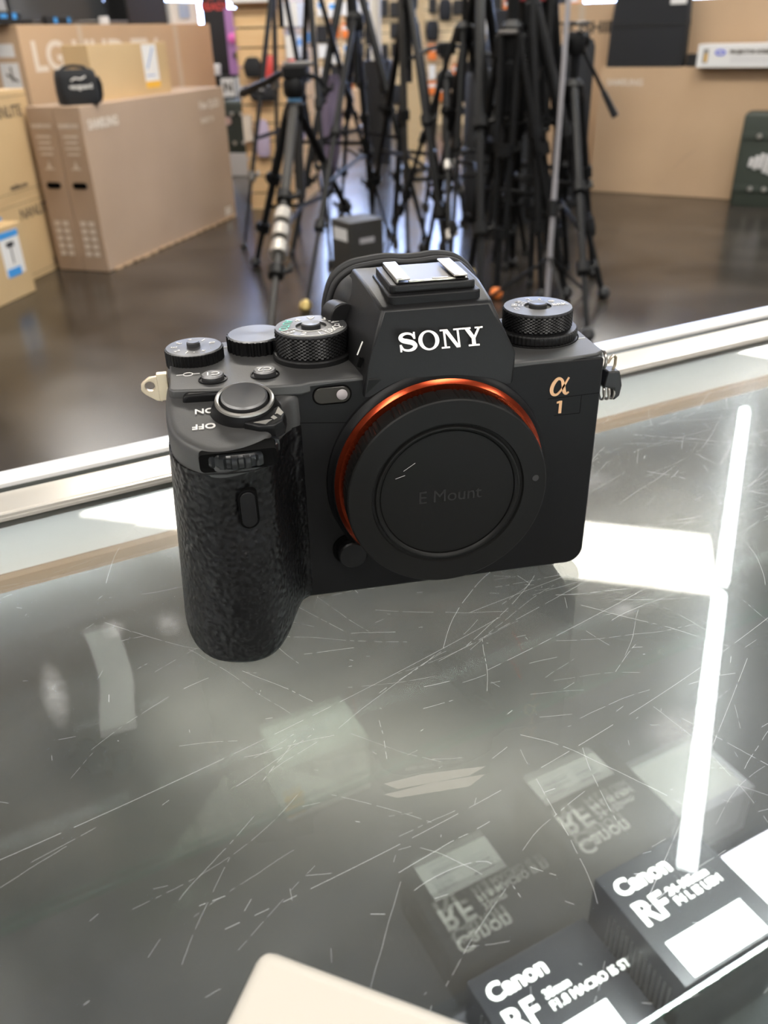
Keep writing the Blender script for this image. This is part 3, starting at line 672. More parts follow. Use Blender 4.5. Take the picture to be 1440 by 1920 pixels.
# alpha mark and model number
F = FR(37.0, -.08, 64.2)
ap_ = crom([(.98, .96), (.80, .62), (.58, .25), (.36, .04), (.14, .10), (.06, .36), (.16, .70), (.38, .93), (.60, .84), (.70, .52), (.78, .18), (.90, .05), (1.04, .14)], 6, closed=False)
aw_ = interp([.045, .055, .055, .06, .085, .10, .10, .08, .075, .10, .10, .06, .035], len(ap_))
o = letter(strokepoly([(p.x, p.y) for p in ap_], aw_), -2.9, 5.6, 5.6, cbody, 'alpha_mark'); o.data.materials[0] = M['copper']
F = FR(37.4, -.08, 57.5)
o = letter([[(.42, 0), (.72, 0), (.72, 1), (.42, 1)], [(.16, .80), (.45, .84), (.45, 1.0), (.16, .95)]], -1.4, 2.9, 4.0, cbody, 'model_numeral'); o.data.materials[0] = M['copper']
# lens release button
b = MB(K); b.lathe([(5.4, 0), (5.4, .5), (4.8, .6)], 48, (-28.2, 0, 16.4), ax='Y'); b.build('button_well', M['seam'], cbody)
b = MB(K); b.lathe([(4.5, 0), (4.5, 2.8), (4.1, 3.3), (.01, 3.5)], 48, (-27.6, 0, 15.6), ax='Y'); b.build('lens_release', M['body2'], cbody)
# --- mount rings and body cap (separate thing)
ZC = 38.9
b = MB(K); b.lathe([(34.2, 0), (34.0, .9), (33.0, 1.6), (32.4, 2.9), (29, 2.9)], 128, (0, 0, ZC), ax='Y'); mr = b.build('mount_collar', M['body'], cbody)
b = MB(K); b.lathe([(32.3, 2.6), (32.2, 3.1), (31.8, 3.4), (31.2, 3.9), (31.0, 4.1), (30.6, 4.1), (27, 4.1)], 160, (0, 0, ZC), ax='Y'); b.build('mount_ring', M['orange'], cbody)
bc = thing('body_cap', 'round black plastic body cap with engraved lettering fitted on the camera mount', 'body cap', (0, -.0048, (ZC)*K+.0002))
b = MB(K)
b.lathe([(29.2, 0.0), (29.5, .3), (30.1, 1.0), (30.1, 6.6), (29.9, 7.4)], 440, ax='Y', rf=lambda a, k: 1-(.012 if int(a/(2*pi)*110*4) % 4 == 0 else 0)*(1 if k in (1, 2, 3) else 0), cap=(True, False)); rim = b.build('ribbed_rim', M['capm'], bc, smooth=25)
b = MB(K); b.lathe([(29.95, 7.2), (29.9, 8.0), (29.5, 8.35), (22.9, 8.35), (22.6, 7.5), (21.9, 7.4), (21.6, 8.2), (21.2, 8.3), (20.6, 8.0), (20.2, 7.3), (.01, 7.3)], 160, ax='Y'); b.build('cap_face', M['capm'], bc, smooth=40)
b = MB(K); b.lathe([(20.6, 7.25), (20.45, 7.55), (20.1, 7.5), (20.0, 7.25)], 128, ax='Y', cap=(False, False)); b.build('inner_bead', M['seam'], bc)
text('engraved_lettering', 'E Mount', 5.6*K, mat('cap_letter', (.022, .022, .022), .28), bc, FR(.6, -7.36, -.6), ext=.00012)
for x0, z0, x1, z1 in ((-15.6, 6.8, -12.8, 7.6), (-13.2, 9.0, -9.8, 11.2)):
    b = MB(K); b.tube([(x0, -7.34, z0), (x1, -7.34, z1)], .05, 5); b.build('cap_scratch', W_, bc)
b = MB(K); b.lathe([(1.0, 0), (1.0, .25)], 20, (26.3, -8.3, 2.6), ax='Y'); b.build('cap_dimple', mat('dimple', (.03, .03, .03), .7), bc)
# --- strap lugs
b = MB(K)
lp = [(-78.2, 73.6), (-81.4, 73.4), (-83.6, 71.8), (-83.9, 69.9), (-83.0, 68.6), (-78.4, 65.2)]
hole = (-81.2, 70.9, 1.35); n = 24
fr_, bk_ = [], []
outer = []
for i in range(n):
    a = 2*pi*i/n; d = Vector((cos(a), sin(a))); best = 99
    c = Vector(hole[:2])
    for j in range(len(lp)):
        p, q = Vector(lp[j]), Vector(lp[(j+1) % len(lp)]); e = q-p; den = d.x*e.y-d.y*e.x
        if abs(den) < 1e-9: continue
        t = ((p.x-c.x)*e.y-(p.y-c.y)*e.x)/den; s_ = ((p.x-c.x)*d.y-(p.y-c.y)*d.x)/den
        if t > 0 and -1e-6 <= s_ <= 1+1e-6: best = min(best, t)
    outer.append(c+d*best)
inner = [Vector((hole[0]+hole[2]*cos(2*pi*i/n), hole[1]+hole[2]*sin(2*pi*i/n))) for i in range(n)]
R4 = [[(p.x, 13.6, p.y) for p in outer], [(p.x, 12.2, p.y) for p in outer], [(p.x, 12.2, p.y) for p in inner], [(p.x, 13.6, p.y) for p in inner], [(p.x, 13.6, p.y) for p in outer]]
b.loft(R4, cap=(False, False)); b.box((-77.6, 12.9, 70.4), (3, 2.2, 8)); b.build('strap_lug', M['goldlug'], cbody, bevel=.0002)
b = MB(K); b.lathe([(1.6, 0), (1.6, 1.6)], 24, (51.0, 8, 68.6), ax='X')
b.tube([(53.6+0*t, 8+2.5*cos(t), 68.2+2.6*sin(t)) for t in [i*pi/12 for i in range(24)]], .5, 8, closed=True); lr = b.build('strap_lug', M['steel'], cbody)
b = MB(K); b.tube([(54.4, 6, 67.6), (55.2, 6, 69.2), (56.2, 6.4, 69.8), (57.2, 6.8, 69.0), (57.4, 7, 66.6), (56.8, 7, 64.8)], .45, 8); b.build('lug_ring', M['goldlug'], lr)
b = MB(K); b.prism([(54.2, 65.4), (58.2, 65.2), (59.4, 60.5), (59.0, 57.0), (57.2, 55.6), (56.8, 59.6), (53.2, 60.4)], xz, 4.5, 10); b.build('strap_guard', M['black'], lr, bevel=.0005)
for x in (54.0, 55.6, 57.2):
    b = MB(K); b.tube([(x, 7+2.2*cos(t), 57.9+2.3*sin(t)) for t in [i*pi/10 for i in range(20)]], .42, 8, closed=True); b.build('split_ring', M['steel'], lr)
# ================================================================ things inside the counter
def carton(name, label, cat, corner, size, rz, m, parent_k=1.0, group=None, bev=.0, flaps=True, part='carton'):
    """local frame: x along the front, y away from it, z up; origin at the near left bottom corner"""
    t = thing(name, label, cat, corner, rz, group)
    L, D, H = size
    b = MB(); b.box((L/2, D/2, H/2), size); b.build(part, m, t, bevel=bev, smooth=0)
    return t
def face_panel(t, name, m, x0, z0, x1, z1, off=.0006):          # thin label on the front face
    b = MB(); b.box(((x0+x1)/2, -off/2, (z0+z1)/2), (abs(x1-x0), off, abs(z1-z0))); return b.build(name, m, t, smooth=0)
def end_panel(t, name, m, y0, z0, y1, z1, off=.0006):           # on the left end face
    b = MB(); b.box((-off/2, (y0+y1)/2, (z0+z1)/2), (off, abs(y1-y0), abs(z1-z0))); return b.build(name, m, t, smooth=0)
def top_panel(t, name, m, x0, y0, x1, y1, H, off=.0004):
    b = MB(); b.box(((x0+x1)/2, (y0+y1)/2, H+off/2), (abs(x1-x0), abs(y1-y0), off)); return b.build(name, m, t, smooth=0)
def ftext(t, s, size, m, x, z, align='LEFT', **k): return text('printed_lettering', s, size, m, t, frame((x, -.0010, z), (1, 0, 0), (0, 0, 1)), ext=.0002, align=align, **k)
def etext(t, s, size, m, y, z, align='CENTER', **k): return text('printed_lettering', s, size, m, t, frame((-.0010, y, z), (0, -1, 0), (0, 0, 1)), ext=.0002, align=align, **k)
def ttext(t, s, size, m, x, y, H, align='LEFT', **k): return text('printed_lettering', s, size, m, t, frame((x, y, H+.0006), (1, 0, 0), (0, 1, 0)), ext=.0001, align=align, **k)
def cpos(u, n, z): return (u*cos(CA)-n*sin(CA), u*sin(CA)+n*cos(CA), z)
DK = -.545
# right-hand black lens box
def lens_box(label, u, n, L, D, H, lines, lab, extra=None):
    t = thing('lens_box', label, 'box', cpos(u, n, DK), CA, 'black lens boxes')
    b = MB(); b.box((L/2, D/2, H/2), (L, D, H)); b.build('carton', M['boxblack'], t, bevel=.0012, smooth=0)
    b = MB()
    for k in range(14): b.box((-.0003, D*.12+k*D*.05, H*.45), (.0008, .0012, H*.72))
    b.build('ribbed_print', M['ridge'], t, smooth=0)
    ttext(t, 'Canon', .0195, M['white'], L*.07, D*.82, H, bold=.0006, sx=1.05)
    ttext(t, 'RF', .0285, M['white'], L*.07, D*.565, H, bold=.0007, sx=1.0)
    ttext(t, lines[0], .0098, M['white'], L*.40, D*.625, H, bold=.0003)
    ttext(t, lines[1], .0098, M['white'], L*.40, D*.53, H, bold=.0003)
    l = top_panel(t, 'price_label', M['labelw'], *lab, H)
    b = MB()
    for k in range(9): b.box((lab[0]+.008+k*.0022, lab[3]-.010, H+.0006), (.0009 if k % 3 else .0015, .008, .0002))
    for k in range(3): b.box((lab[0]+.055, lab[3]-.007-.004*k, H+.0006), (.022, .0016, .0002))
    for k in range(2): b.box((lab[0]+.024, lab[1]+.012+.005*k, H+.0006), (.026, .002, .0002))
    b.build('label_print', mat('label_grey', (.25, .25, .27), .6), l, smooth=0)
    return t
lens_box('tall black lens box with white price label at the right against the front pane', .2255, .0185, .1065, .1020, .098, ('24-105mm', 'F4 L IS USM'), (.011, .003, .089, .033))
lens_box('low black lens box with white price label left of the taller lens box', .1035, .0185, .1170, .1020, .051, ('35mm', 'F1.8 MACRO IS STM'), (.014, .003, .088, .040))
t = thing('price_card', 'blank white card lying flat beside the taller lens box', 'card', cpos(.340, .035, DK), CA)
b = MB(); b.box((.055, .032, .030), (.11, .075, .06)); b.build('carton', M['lav'], t, bevel=.001, smooth=0)
b = MB(); b.box((.058, .030, .0604), (.088, .062, .0008)); b.build('top_sheet', M['labelw'], t, smooth=0)
tag(t, 'pale box with a white top sheet right of the taller lens box', 'box'); t.name = 'lens_carton'
t = thing('small_white_box', 'small white box with a yellow label, seen mirrored in the front pane', 'box', cpos(.046, -.186, DK), CA)
b = MB(); b.box((.050, .033, .0375), (.095, .063, .075)); b.build('carton', M['labelw'], t, bevel=.0008, smooth=0)
b = MB(); b.box((.012, .0648, .022), (.020, .0008, .030)); b.build('yellow_label', M['yellow'], t, smooth=0)
b = MB(); b.box((.068, .0648, .050), (.024, .0006, .020)); b.box((.045, .035, .0752), (.040, .012, .0006)); b.build('grey_print', mat('faint_grey', (.55, .57, .60), .6), t, smooth=0)
# curled strip of receipt paper standing on the deck
b = MB()
pts = [(-.105+.013*sin(i/11*2.2), -.075-.135*i/11, .235+.006*sin(i*.8)) for i in range(12)]
L_ = [b.v((x, y, z)) for x, y, z in pts]; R_ = [b.v((x+.027, y+.004, z+.002)) for x, y, z in pts]
for i in range(11): b.f([L_[i], R_[i], R_[i+1], L_[i+1]])
# carried by a clear stand so that it lies at shelf height
t = thing('receipt_strip', 'narrow strip of white paper lying on a small clear stand inside the counter', 'paper', cpos(0, 0, DK), CA)
b.build('paper', M['labelw'], t)
b = MB(); b.box((-.085, -.145, .1155), (.075, .160, .229)); b.build('clear_stand', M['glass_shelf'], t, smooth=0)
# pale object in the near corner, standing on the glass
def gz(px, py): return None
t = thing('white_carton', 'rounded off-white carton lying on the glass at the bottom edge', 'box', (0, 0, 0), 0)
_a = Vector((-.0638, -.1245)); _u = Vector((.849, -.528)); _v = Vector((-.489, -.872)).normalized()
P = [tuple(_a), tuple(_a+_u*.09), tuple(_a+_u*.09+_v*.06), tuple(_a+_v*.06)]
b = MB(); b.loft([[(x, y, .0004) for x, y in P], [(x, y, .016) for x, y in P]]); b.build('carton', M['beige'], t, bevel=.0030, seg=4, smooth=60)

# ================================================================ the shop: cartons on the left
RZA = atan2(1.485, .759)
def hand_hole(t, y, z, w=.085, h=.032):
    b = MB(); P = rrect(y-w/2, z-h/2, y+w/2, z+h/2, h*.48, 6)
    b.prism(P, lambda u, v, q: (q, u, v), -.0012, .004); return b.build('hand_hole', M['seam'], t, smooth=0)
def tvbox(label, off):
    c = (-.702-off*sin(RZA), 4.659+off*cos(RZA), FZ)
    t = thing('television_carton', label, 'box', c, RZA, 'television cartons on the left')
    b = MB(); b.box((.84, .081, .42), (1.668, .160, .835)); b.build('carton', M['card_g'], t, bevel=.004, smooth=0)
    hand_hole(t, .081, .455)
    etext(t, 'SAMSUNG', .026, M['printw'], .081, .745, bold=.0012)
    b = MB()
    for k in range(4): b.box((-.0006, .081, .695-.028*k), (.001, .085-.014*(k % 2), .010))
    b.build('end_print', M['printw'], t, smooth=0); b = MB()
    for r in range(5):
        for q in range(2): b.box((-.0006, .055+.052*q, .10+.040*r), (.001, .036, .026))
    b.build('end_print', M['printw'], t, smooth=0)
    b = MB(); b.f([b.v((-.0012, .081+dy, .535+dz)) for dy, dz in ((0, .045), (.012, .012), (.034, 0), (-.034, 0), (-.012, .012))]); b.build('end_print', M['printw'], t, smooth=0)
    return t
t = tvbox('brown television carton on the floor, its broad printed face towards the aisle', 0)
ftext(t, 'SAMSUNG', .062, M['printw'], .055, .745, bold=.003)
ftext(t, 'Neo QLED', .062, M['printw'], 1.30, .745, bold=.002); ftext(t, 'SMART TV', .040, M['printw'], 1.30, .655, bold=.001)
face_panel(t, 'white_sticker', M['printw'], 1.50, .03, 1.60, .085)
b = MB(); rr = random.Random(3)
for k in range(16): b.box((.10+k*.1, -.004, .006+.004*rr.random()), (.06+.03*rr.random(), .012, .012))
b.build('frayed_edge', M['card'], t, smooth=0)
tvbox('brown television carton directly behind the aisle-side one of the pair', .163)
# upper carton and camera pouch on top of the pair
uv = (cos(RZA), sin(RZA)); nv = (-sin(RZA), cos(RZA))
def onA(x, y, z): return (-.702+uv[0]*x+nv[0]*y, 4.659+uv[1]*x+nv[1]*y, z)
t = thing('brown_carton', 'plain brown carton with white and orange shipping label lying on the television cartons', 'box', onA(.32, .10, FZ+.8375), RZA)
b = MB(); b.box((.42, .08, .135), (.84, .16, .27)); b.build('carton', M['card_y'], t, bevel=.003, smooth=0)
l = face_panel(t, 'shipping_label', M['labelw'], .545, .035, .71, .262)
b = MB(); b.box((.6275, -.0012, .052), (.165, .001, .034)); b.build('orange_band', M['yellow'], l, smooth=0)
b = MB(); b.box((.625, -.0012, .19), (.012, .001, .14), R=Matrix.Rotation(radians(38), 3, 'Y')); b.box((.61, -.0012, .10), (.10, .001, .006)); b.build('blue_line', mat('faint_blue', (.25, .38, .65), .6), l, smooth=0)
t = thing('camera_pouch', 'small black camera pouch with white stitched logo beside the plain carton', 'pouch', onA(.02, .10, FZ+.8375), RZA-.75)
b = MB()
rg = []
for z, k in ((0, .93), (.01, .99), (.06, 1.02), (.12, 1.0), (.150, .95), (.162, .86)):
    rg.append([(.10+(x-.10)*k, .07+(y-.07)*k, z) for x, y in rrect(0, 0, .20, .14, .035, 5)])
b.loft(rg); b.build('body', M['fabric'], t, smooth=50)
b = MB(); b.tube([(.02, .07, .15), (.05, .07, .172), (.10, .07, .178), (.15, .07, .172), (.18, .07, .15)], .008, 8); b.build('top_handle', M['fabric'], t)
b = MB(); b.tube([(.198, .02, .12), (.212, .04, .09), (.214, .06, .04), (.203, .07, .01)], .014, 8); b.build('side_pocket', M['fabric'], t)
text('stitched_logo', 'vanguard', .032, M['white'], t, frame((.105, -.004, .085), (1, 0, 0), (0, 0, 1)), ext=.001, bold=.0008)
b = MB(); b.tube([(.06, -.004, .112), (.08, -.004, .124), (.11, -.004, .118), (.135, -.004, .130)], .0035, 6); b.build('stitched_logo', M['white'], t)
# big carton behind
c0 = Vector((-1.10, 5.69)); c1 = Vector((.03, 7.18)); LZ = atan2((c1-c0).y, (c1-c0).x); LL = (c1-c0).length
t = thing('large_television_carton', 'tall brown television carton standing behind the television pair, electronics stacked on top', 'box', (c0.x, c0.y, FZ), LZ)
b = MB(); b.box((LL/2, .13, .6075), (LL, .26, 1.215)); b.build('carton', M['card'], t, bevel=.004, smooth=0)
ftext(t, 'LG UHD TV', .225, M['printw'], .07, 1.04, bold=.006, sx=1.0)
b = MB(); b.box((.50, -.0003, 1.02), (.035, .0006, .39)); b.build('packing_tape', M['tape'], t, smooth=0)
b = MB(); b.box((LL-.42, -.001, .95), (.05, .001, .52)); b.build('packing_tape', M['tape'], t, smooth=0)
b = MB(); b.tube([(.22+.045*cos(a), -.001, .66+.06*sin(a)) for a in [i*pi/8 for i in range(16)]], .006, 6, closed=True)
for k in range(3): b.box((.34+.07*k, -.001, .66), (.04, .001, .10))
b.build('printed_symbol', M['printw'], t, smooth=0)
end_panel(t, 'white_label', M['labelw'], .05, .86, .21, 1.02); end_panel(t, 'white_label', M['labelw'], .06, 1.05, .20, 1.12)
etext(t, '4K UHD', .06, M['printw'], .13, .74, bold=.002)
b = MB(); b.box((-.002, .12, .94), (.001, .10, .012), R=Matrix.Rotation(.4, 3, 'X')); b.box((-.002, .12, .96), (.001, .012, .08)); b.build('label_print', M['printk'], t, smooth=0)
# carton stack at the far left
NZ = atan2(.93, .36); nd = (cos(NZ), sin(NZ)); nn = (-sin(NZ), cos(NZ))
def stackbox(label, z, H, words, L=.78, back=0.0):
    t = thing('light_stand_carton', label, 'box', (-.985-nd[0]*L, 4.90-nd[1]*L, z), NZ, 'stacked cartons at the far left')
    b = MB(); b.box((L/2, .25, H/2), (L, .5, H-.002)); b.build('carton', M['card_y'], t, bevel=.003, smooth=0)
    for s, size, x, zz in words: ftext(t, s, size, M['printk'], x, zz, bold=.0012)
    b = MB(); b.box((L/2, -.0008, H-.03), (L, .001, .002)); b.box((L/2, -.0008, .03), (L, .001, .002)); b.build('edge_line', M['printk'], t, smooth=0)
    return t
stackbox('upper yellowish carton of the stack at the far left', FZ+.42, .50, [('NANLITE', .075, .40, .40), ('nanlite.com', .035, .45, .055)])
t = stackbox('lower yellowish carton of the stack at the far left', FZ, .42, [('NANLITE', .075, .48, .335), ('3', .05, .70, .05)])
face_panel(t, 'blue_label', M['blue'], .16, .24, .315, .36)
t = thing('small_carton', 'small brown carton with blue and white picture label on the floor at the left', 'box', (-1.047-.5*.399, 4.38-.5*.917, FZ), atan2(.917, .399))
b = MB(); b.box((.25, .058, .175), (.50, .116, .35)); b.build('carton', M['card_y'], t, bevel=.004, smooth=0)
l = face_panel(t, 'picture_label', M['labelw'], .30, .115, .455, .325)
b = MB(); b.box((.3775, -.0012, .309), (.155, .001, .03)); b.build('blue_band', M['blue'], l, smooth=0)
b = MB(); b.box((.365, -.0012, .13), (.11, .001, .040)); b.build('blue_band', M['blue'], l, smooth=0)
b = MB(); b.tube([(.375, -.0015, .17), (.375, -.0015, .255)], .003, 6); b.box((.375, -.0015, .262), (.06, .001, .022)); b.build('label_picture', M['black'], l, smooth=0)

# electronics on top of the big carton (top at FZ+1.215)
TZ = FZ+1.2155
def onL(x, y): return (c0.x+cos(LZ)*x-sin(LZ)*y, c0.y+sin(LZ)*x+cos(LZ)*y, TZ)
M['screen'] = mat('dark_screen', (.045, .047, .05), .25)
t = thing('laptop', 'wide open dark laptop standing on the tall carton', 'laptop', onL(.16, .03), LZ, 'electronics on the tall carton')
b = MB(); b.box((.42, .10, .012), (.84, .20, .02)); b.build('base', M['steeldark'], t, bevel=.003)
b = MB(); b.box((.42, .20, .21), (.84, .012, .40), R=Matrix.Rotation(-.12, 3, 'X')); s_ = b.build('lid', M['black'], t, bevel=.003)
b = MB(); b.box((.42, .190, .21), (.80, .002, .36), R=Matrix.Rotation(-.12, 3, 'X')); b.build('screen', M['screen'], s_, smooth=0)
t = thing('printer', 'black printer with a small red lamp at the aisle end of the tall carton', 'printer', onL(1.02, .04), LZ, 'electronics on the tall carton')
b = MB(); b.prism([(0, 0), (.42, 0), (.42, .24), (.36, .30), (.06, .30), (0, .24)], lambda u, v, q: (u, q, v), 0, .20); b.build('housing', M['black'], t, bevel=.01)
b = MB(); b.box((.21, -.001, .20), (.12, .003, .014)); b.build('indicator', M['dkred'], t, smooth=0)
t = thing('game_console', 'flat black electronic unit with blue stickers left of the laptop', 'electronics', onL(-.10, .04), LZ, 'electronics on the tall carton')
b = MB(); b.box((.10, .10, .035), (.20, .19, .07)); b.build('housing', M['black'], t, bevel=.006)
b = MB(); b.box((.06, -.0005, .045), (.05, .001, .02)); b.box((.14, -.0005, .045), (.03, .001, .03)); b.build('blue_sticker', M['blue'], t, smooth=0)
for k, (x, w_, m_, lb) in enumerate(((.24, .22, 'black', 'thin dark box with blue spots lying in front of the laptop'), (.72, .07, 'white_plastic', 'little white box between laptop and printer'))):
    t = thing('small_box', lb, 'box', onL(x, .003), LZ); b = MB(); b.box((w_/2, .012, .022), (w_, .022, .044)); b.build('carton', M[m_], t, bevel=.002)
    if k == 0:
        b = MB(); b.box((.08, -.0006, .022), (.03, .001, .03)); b.box((.19, -.0006, .022), (.02, .001, .03)); b.build('blue_spot', M['blue'], t, smooth=0)
t = thing('window_spot_packet', 'white packet with bluish front, added over the bright window spot at the right end of the tall carton', 'box', onL(LL-.40, .02), LZ)
b = MB(); b.box((.16, .10, .07), (.32, .18, .14)); b.build('carton', M['labelw'], t, bevel=.004)  # white packet stands in for window brightness behind the carton
b = MB(); b.box((.14, -.0006, .08), (.12, .001, .09)); b.build('blue_front', mat('pale_blue', (.42, .52, .72), .5), t, smooth=0)

# ================================================================ right side cartons
RZ = atan2(-.68, .797); ru = (cos(RZ), sin(RZ)); rn = (-sin(RZ), cos(RZ))
def onR(x, y, z): return (2.846+ru[0]*x+rn[0]*y, 6.312+ru[1]*x+rn[1]*y, z)
t = thing('television_carton', 'wide brown television carton against the right side, black case standing on it', 'box', onR(0, 0, FZ), RZ)
b = MB(); b.box((.83, .085, .432), (1.66, .17, .864)); b.build('carton', M['card_lt'], t, bevel=.004, smooth=0)
ftext(t, 'SAMSUNG', .058, M['printw'], .055, .765, bold=.002)
b = MB(); b.tube([(.62, -.0005, .20), (.70, -.0005, .28), (.76, -.0005, .33)], .0025, 5); b.build('crease', M['card_g'], t)
t = thing('large_carton', 'tallest brown carton behind the right television carton, dark lettering near its top', 'box', onR(-.62, .30, FZ), RZ)
b = MB(); b.box((1.25, .15, .6425), (2.5, .30, 1.285)); b.build('carton', M['card_lt'], t, bevel=.004, smooth=0)
ftext(t, 'TOSHIBA', .105, M['printk'], .17, 1.12, bold=.004, sx=1.25); ftext(t, 'TOSHIBA', .105, M['printk'], 1.95, 1.12, bold=.004)
b = MB(); b.box((.34, -.0003, 1.0), (.05, .0006, .55)); b.build('packing_tape', M['tape'], t, smooth=0)
b = MB(); b.box((1.72, -.001, 1.0), (.05, .001, .55)); b.build('packing_tape', M['tape'], t, smooth=0)
t = thing('soft_case', 'large black soft case with white tag standing on the right television carton', 'case', onR(.025, .02, FZ+.8655), RZ)
b = MB(); rg = []
for z, k, q in ((0, 1, 0), (.02, 1.005, 0), (.25, .985, .0), (.275, .99, .004), (.30, .975, .004), (.46, .93, .01), (.50, .90, .015)):
    rg.append([(.275+(x-.275)*k, .075+(y-.075)*k+q, z) for x, y in rrect(0, 0, .55, .15, .03, 5)])
b.loft(rg); b.build('body', M['fabric'], t, smooth=50)
b = MB(); b.box((.275, .0, .262), (.53, .006, .012)); b.build('seam', M['black'], t)
b = MB(); b.box((.47, .002, .405), (.11, .004, .040)); b.build('white_tag', M['labelw'], t, smooth=0)
t = thing('flat_black_box', 'flat black box lying between the soft case and the long white box', 'box', onR(.60, .03, FZ+.8655), RZ)
b = MB(); b.box((.045, .06, .04), (.09, .12, .08)); b.build('carton', M['black'], t, bevel=.003, smooth=0)
t = thing('long_white_box', 'long white box with blue mark and black lettering lying on the right television carton', 'box', onR(.70, -.115, FZ+.8655), RZ)
b = MB(); b.box((.50, .115, .07), (1.0, .23, .14)); b.build('carton', M['labelw'], t, bevel=.002, smooth=0)
b = MB(); b.tube([(.15+.03*cos(a), -.001, .09+.013*sin(a)) for a in [i*pi/8 for i in range(16)]], .006, 6, closed=True); b.build('blue_mark', mat('mark_blue', (.12, .16, .75), .5), t)
b = MB(); b.box((.055, -.001, .07), (.035, .001, .085)); l = b.build('picture_panel', mat('panel_grey', (.30, .29, .28), .6), t, smooth=0)
b = MB(); b.box((.058, -.002, .06), (.016, .001, .05)); b.build('yellow_spot', M['yellow'], l, smooth=0)
ftext(t, 'PROJECTOR SCREEN', .030, M['printk'], .21, .092, bold=.002)
b = MB()
for k in range(3): b.box((.50, -.001, .062-.014*k), (.56, .001, .004))
b.build('fine_print', mat('pale_print', (.62, .61, .62), .6), t, smooth=0)

def hard_case(label, loc, rz, L, D, H, front=True):
    t = thing('hard_case', label, 'case', loc, rz, None)
    b = MB(); rg = []
    for z, k in ((0, .96), (.012, .995), (H*.30, 1.0), (H*.70, 1.0), (H-.03, .99), (H-.008, .96), (H, .92)):
        rg.append([(L/2+(x-L/2)*k, D/2+(y-D/2)*k, z) for x, y in rrect(0, 0, L, D, .03, 5)])
    b.loft(rg); b.build('shell', M['olive'], t, smooth=50)
    for z in (H*.20, H*.76):
        b = MB(); b.box((L/2, -.004, z), (L*.96, .014, H*.07)); l = b.build('latch_band', M['olive'], t, bevel=.003)
        b = MB()
        for k in range(3): b.lathe([(.018, 0), (.016, .008), (.006, .010)], 12, (L*.27+k*L*.2, -.012, z), ax='Y')
        b.build('padlock_stud', M['clamp'], l)
    b = MB(); b.tube([(L*.35, D/2, H-.005), (L*.36, D/2, H+.045), (L*.64, D/2, H+.045), (L*.65, D/2, H-.005)], .014, 8); b.build('handle', M['black'], t)
    return t
t = hard_case('olive hard case with pale moulded badge on the floor at the right', (3.519, 5.422, FZ), RZ, .46, .22, .60)
b = MB()
for k, (h0, h1) in enumerate(((.26, .32), (.245, .335), (.25, .35), (.225, .345), (.215, .355))): b.box((.10+.033*k, -.004, (h0+h1)/2), (.028, .008, h1-h0), R=Matrix.Rotation(.12, 3, 'Y'))
b.build('badge', M['white_plastic'], t, bevel=.006)
# carton and hard case beyond the left television cartons
t = carton('white_storage_box', 'white box on the floor under the farther olive case', 'box', (.05, 8.18, FZ), (.42, .36, .194), -.33, M['white_plastic'], bev=.006)
t = hard_case('farther olive hard case lying on the white box beyond the left cartons', (.045, 8.20, FZ+.1945), -.33, .43, .30, .43)
b = MB(); b.box((.30, -.006, .17), (.07, .004, .17)); b.box((.38, -.006, .20), (.035, .004, .15)); b.build('white_tag', M['printw'], t, smooth=0)
b = MB(); b.lathe([(.035, 0), (.033, .006)], 16, (.07, -.008, .27), ax='Y'); b.build('round_badge', mat('badge_pink', (.75, .55, .52), .5), t)
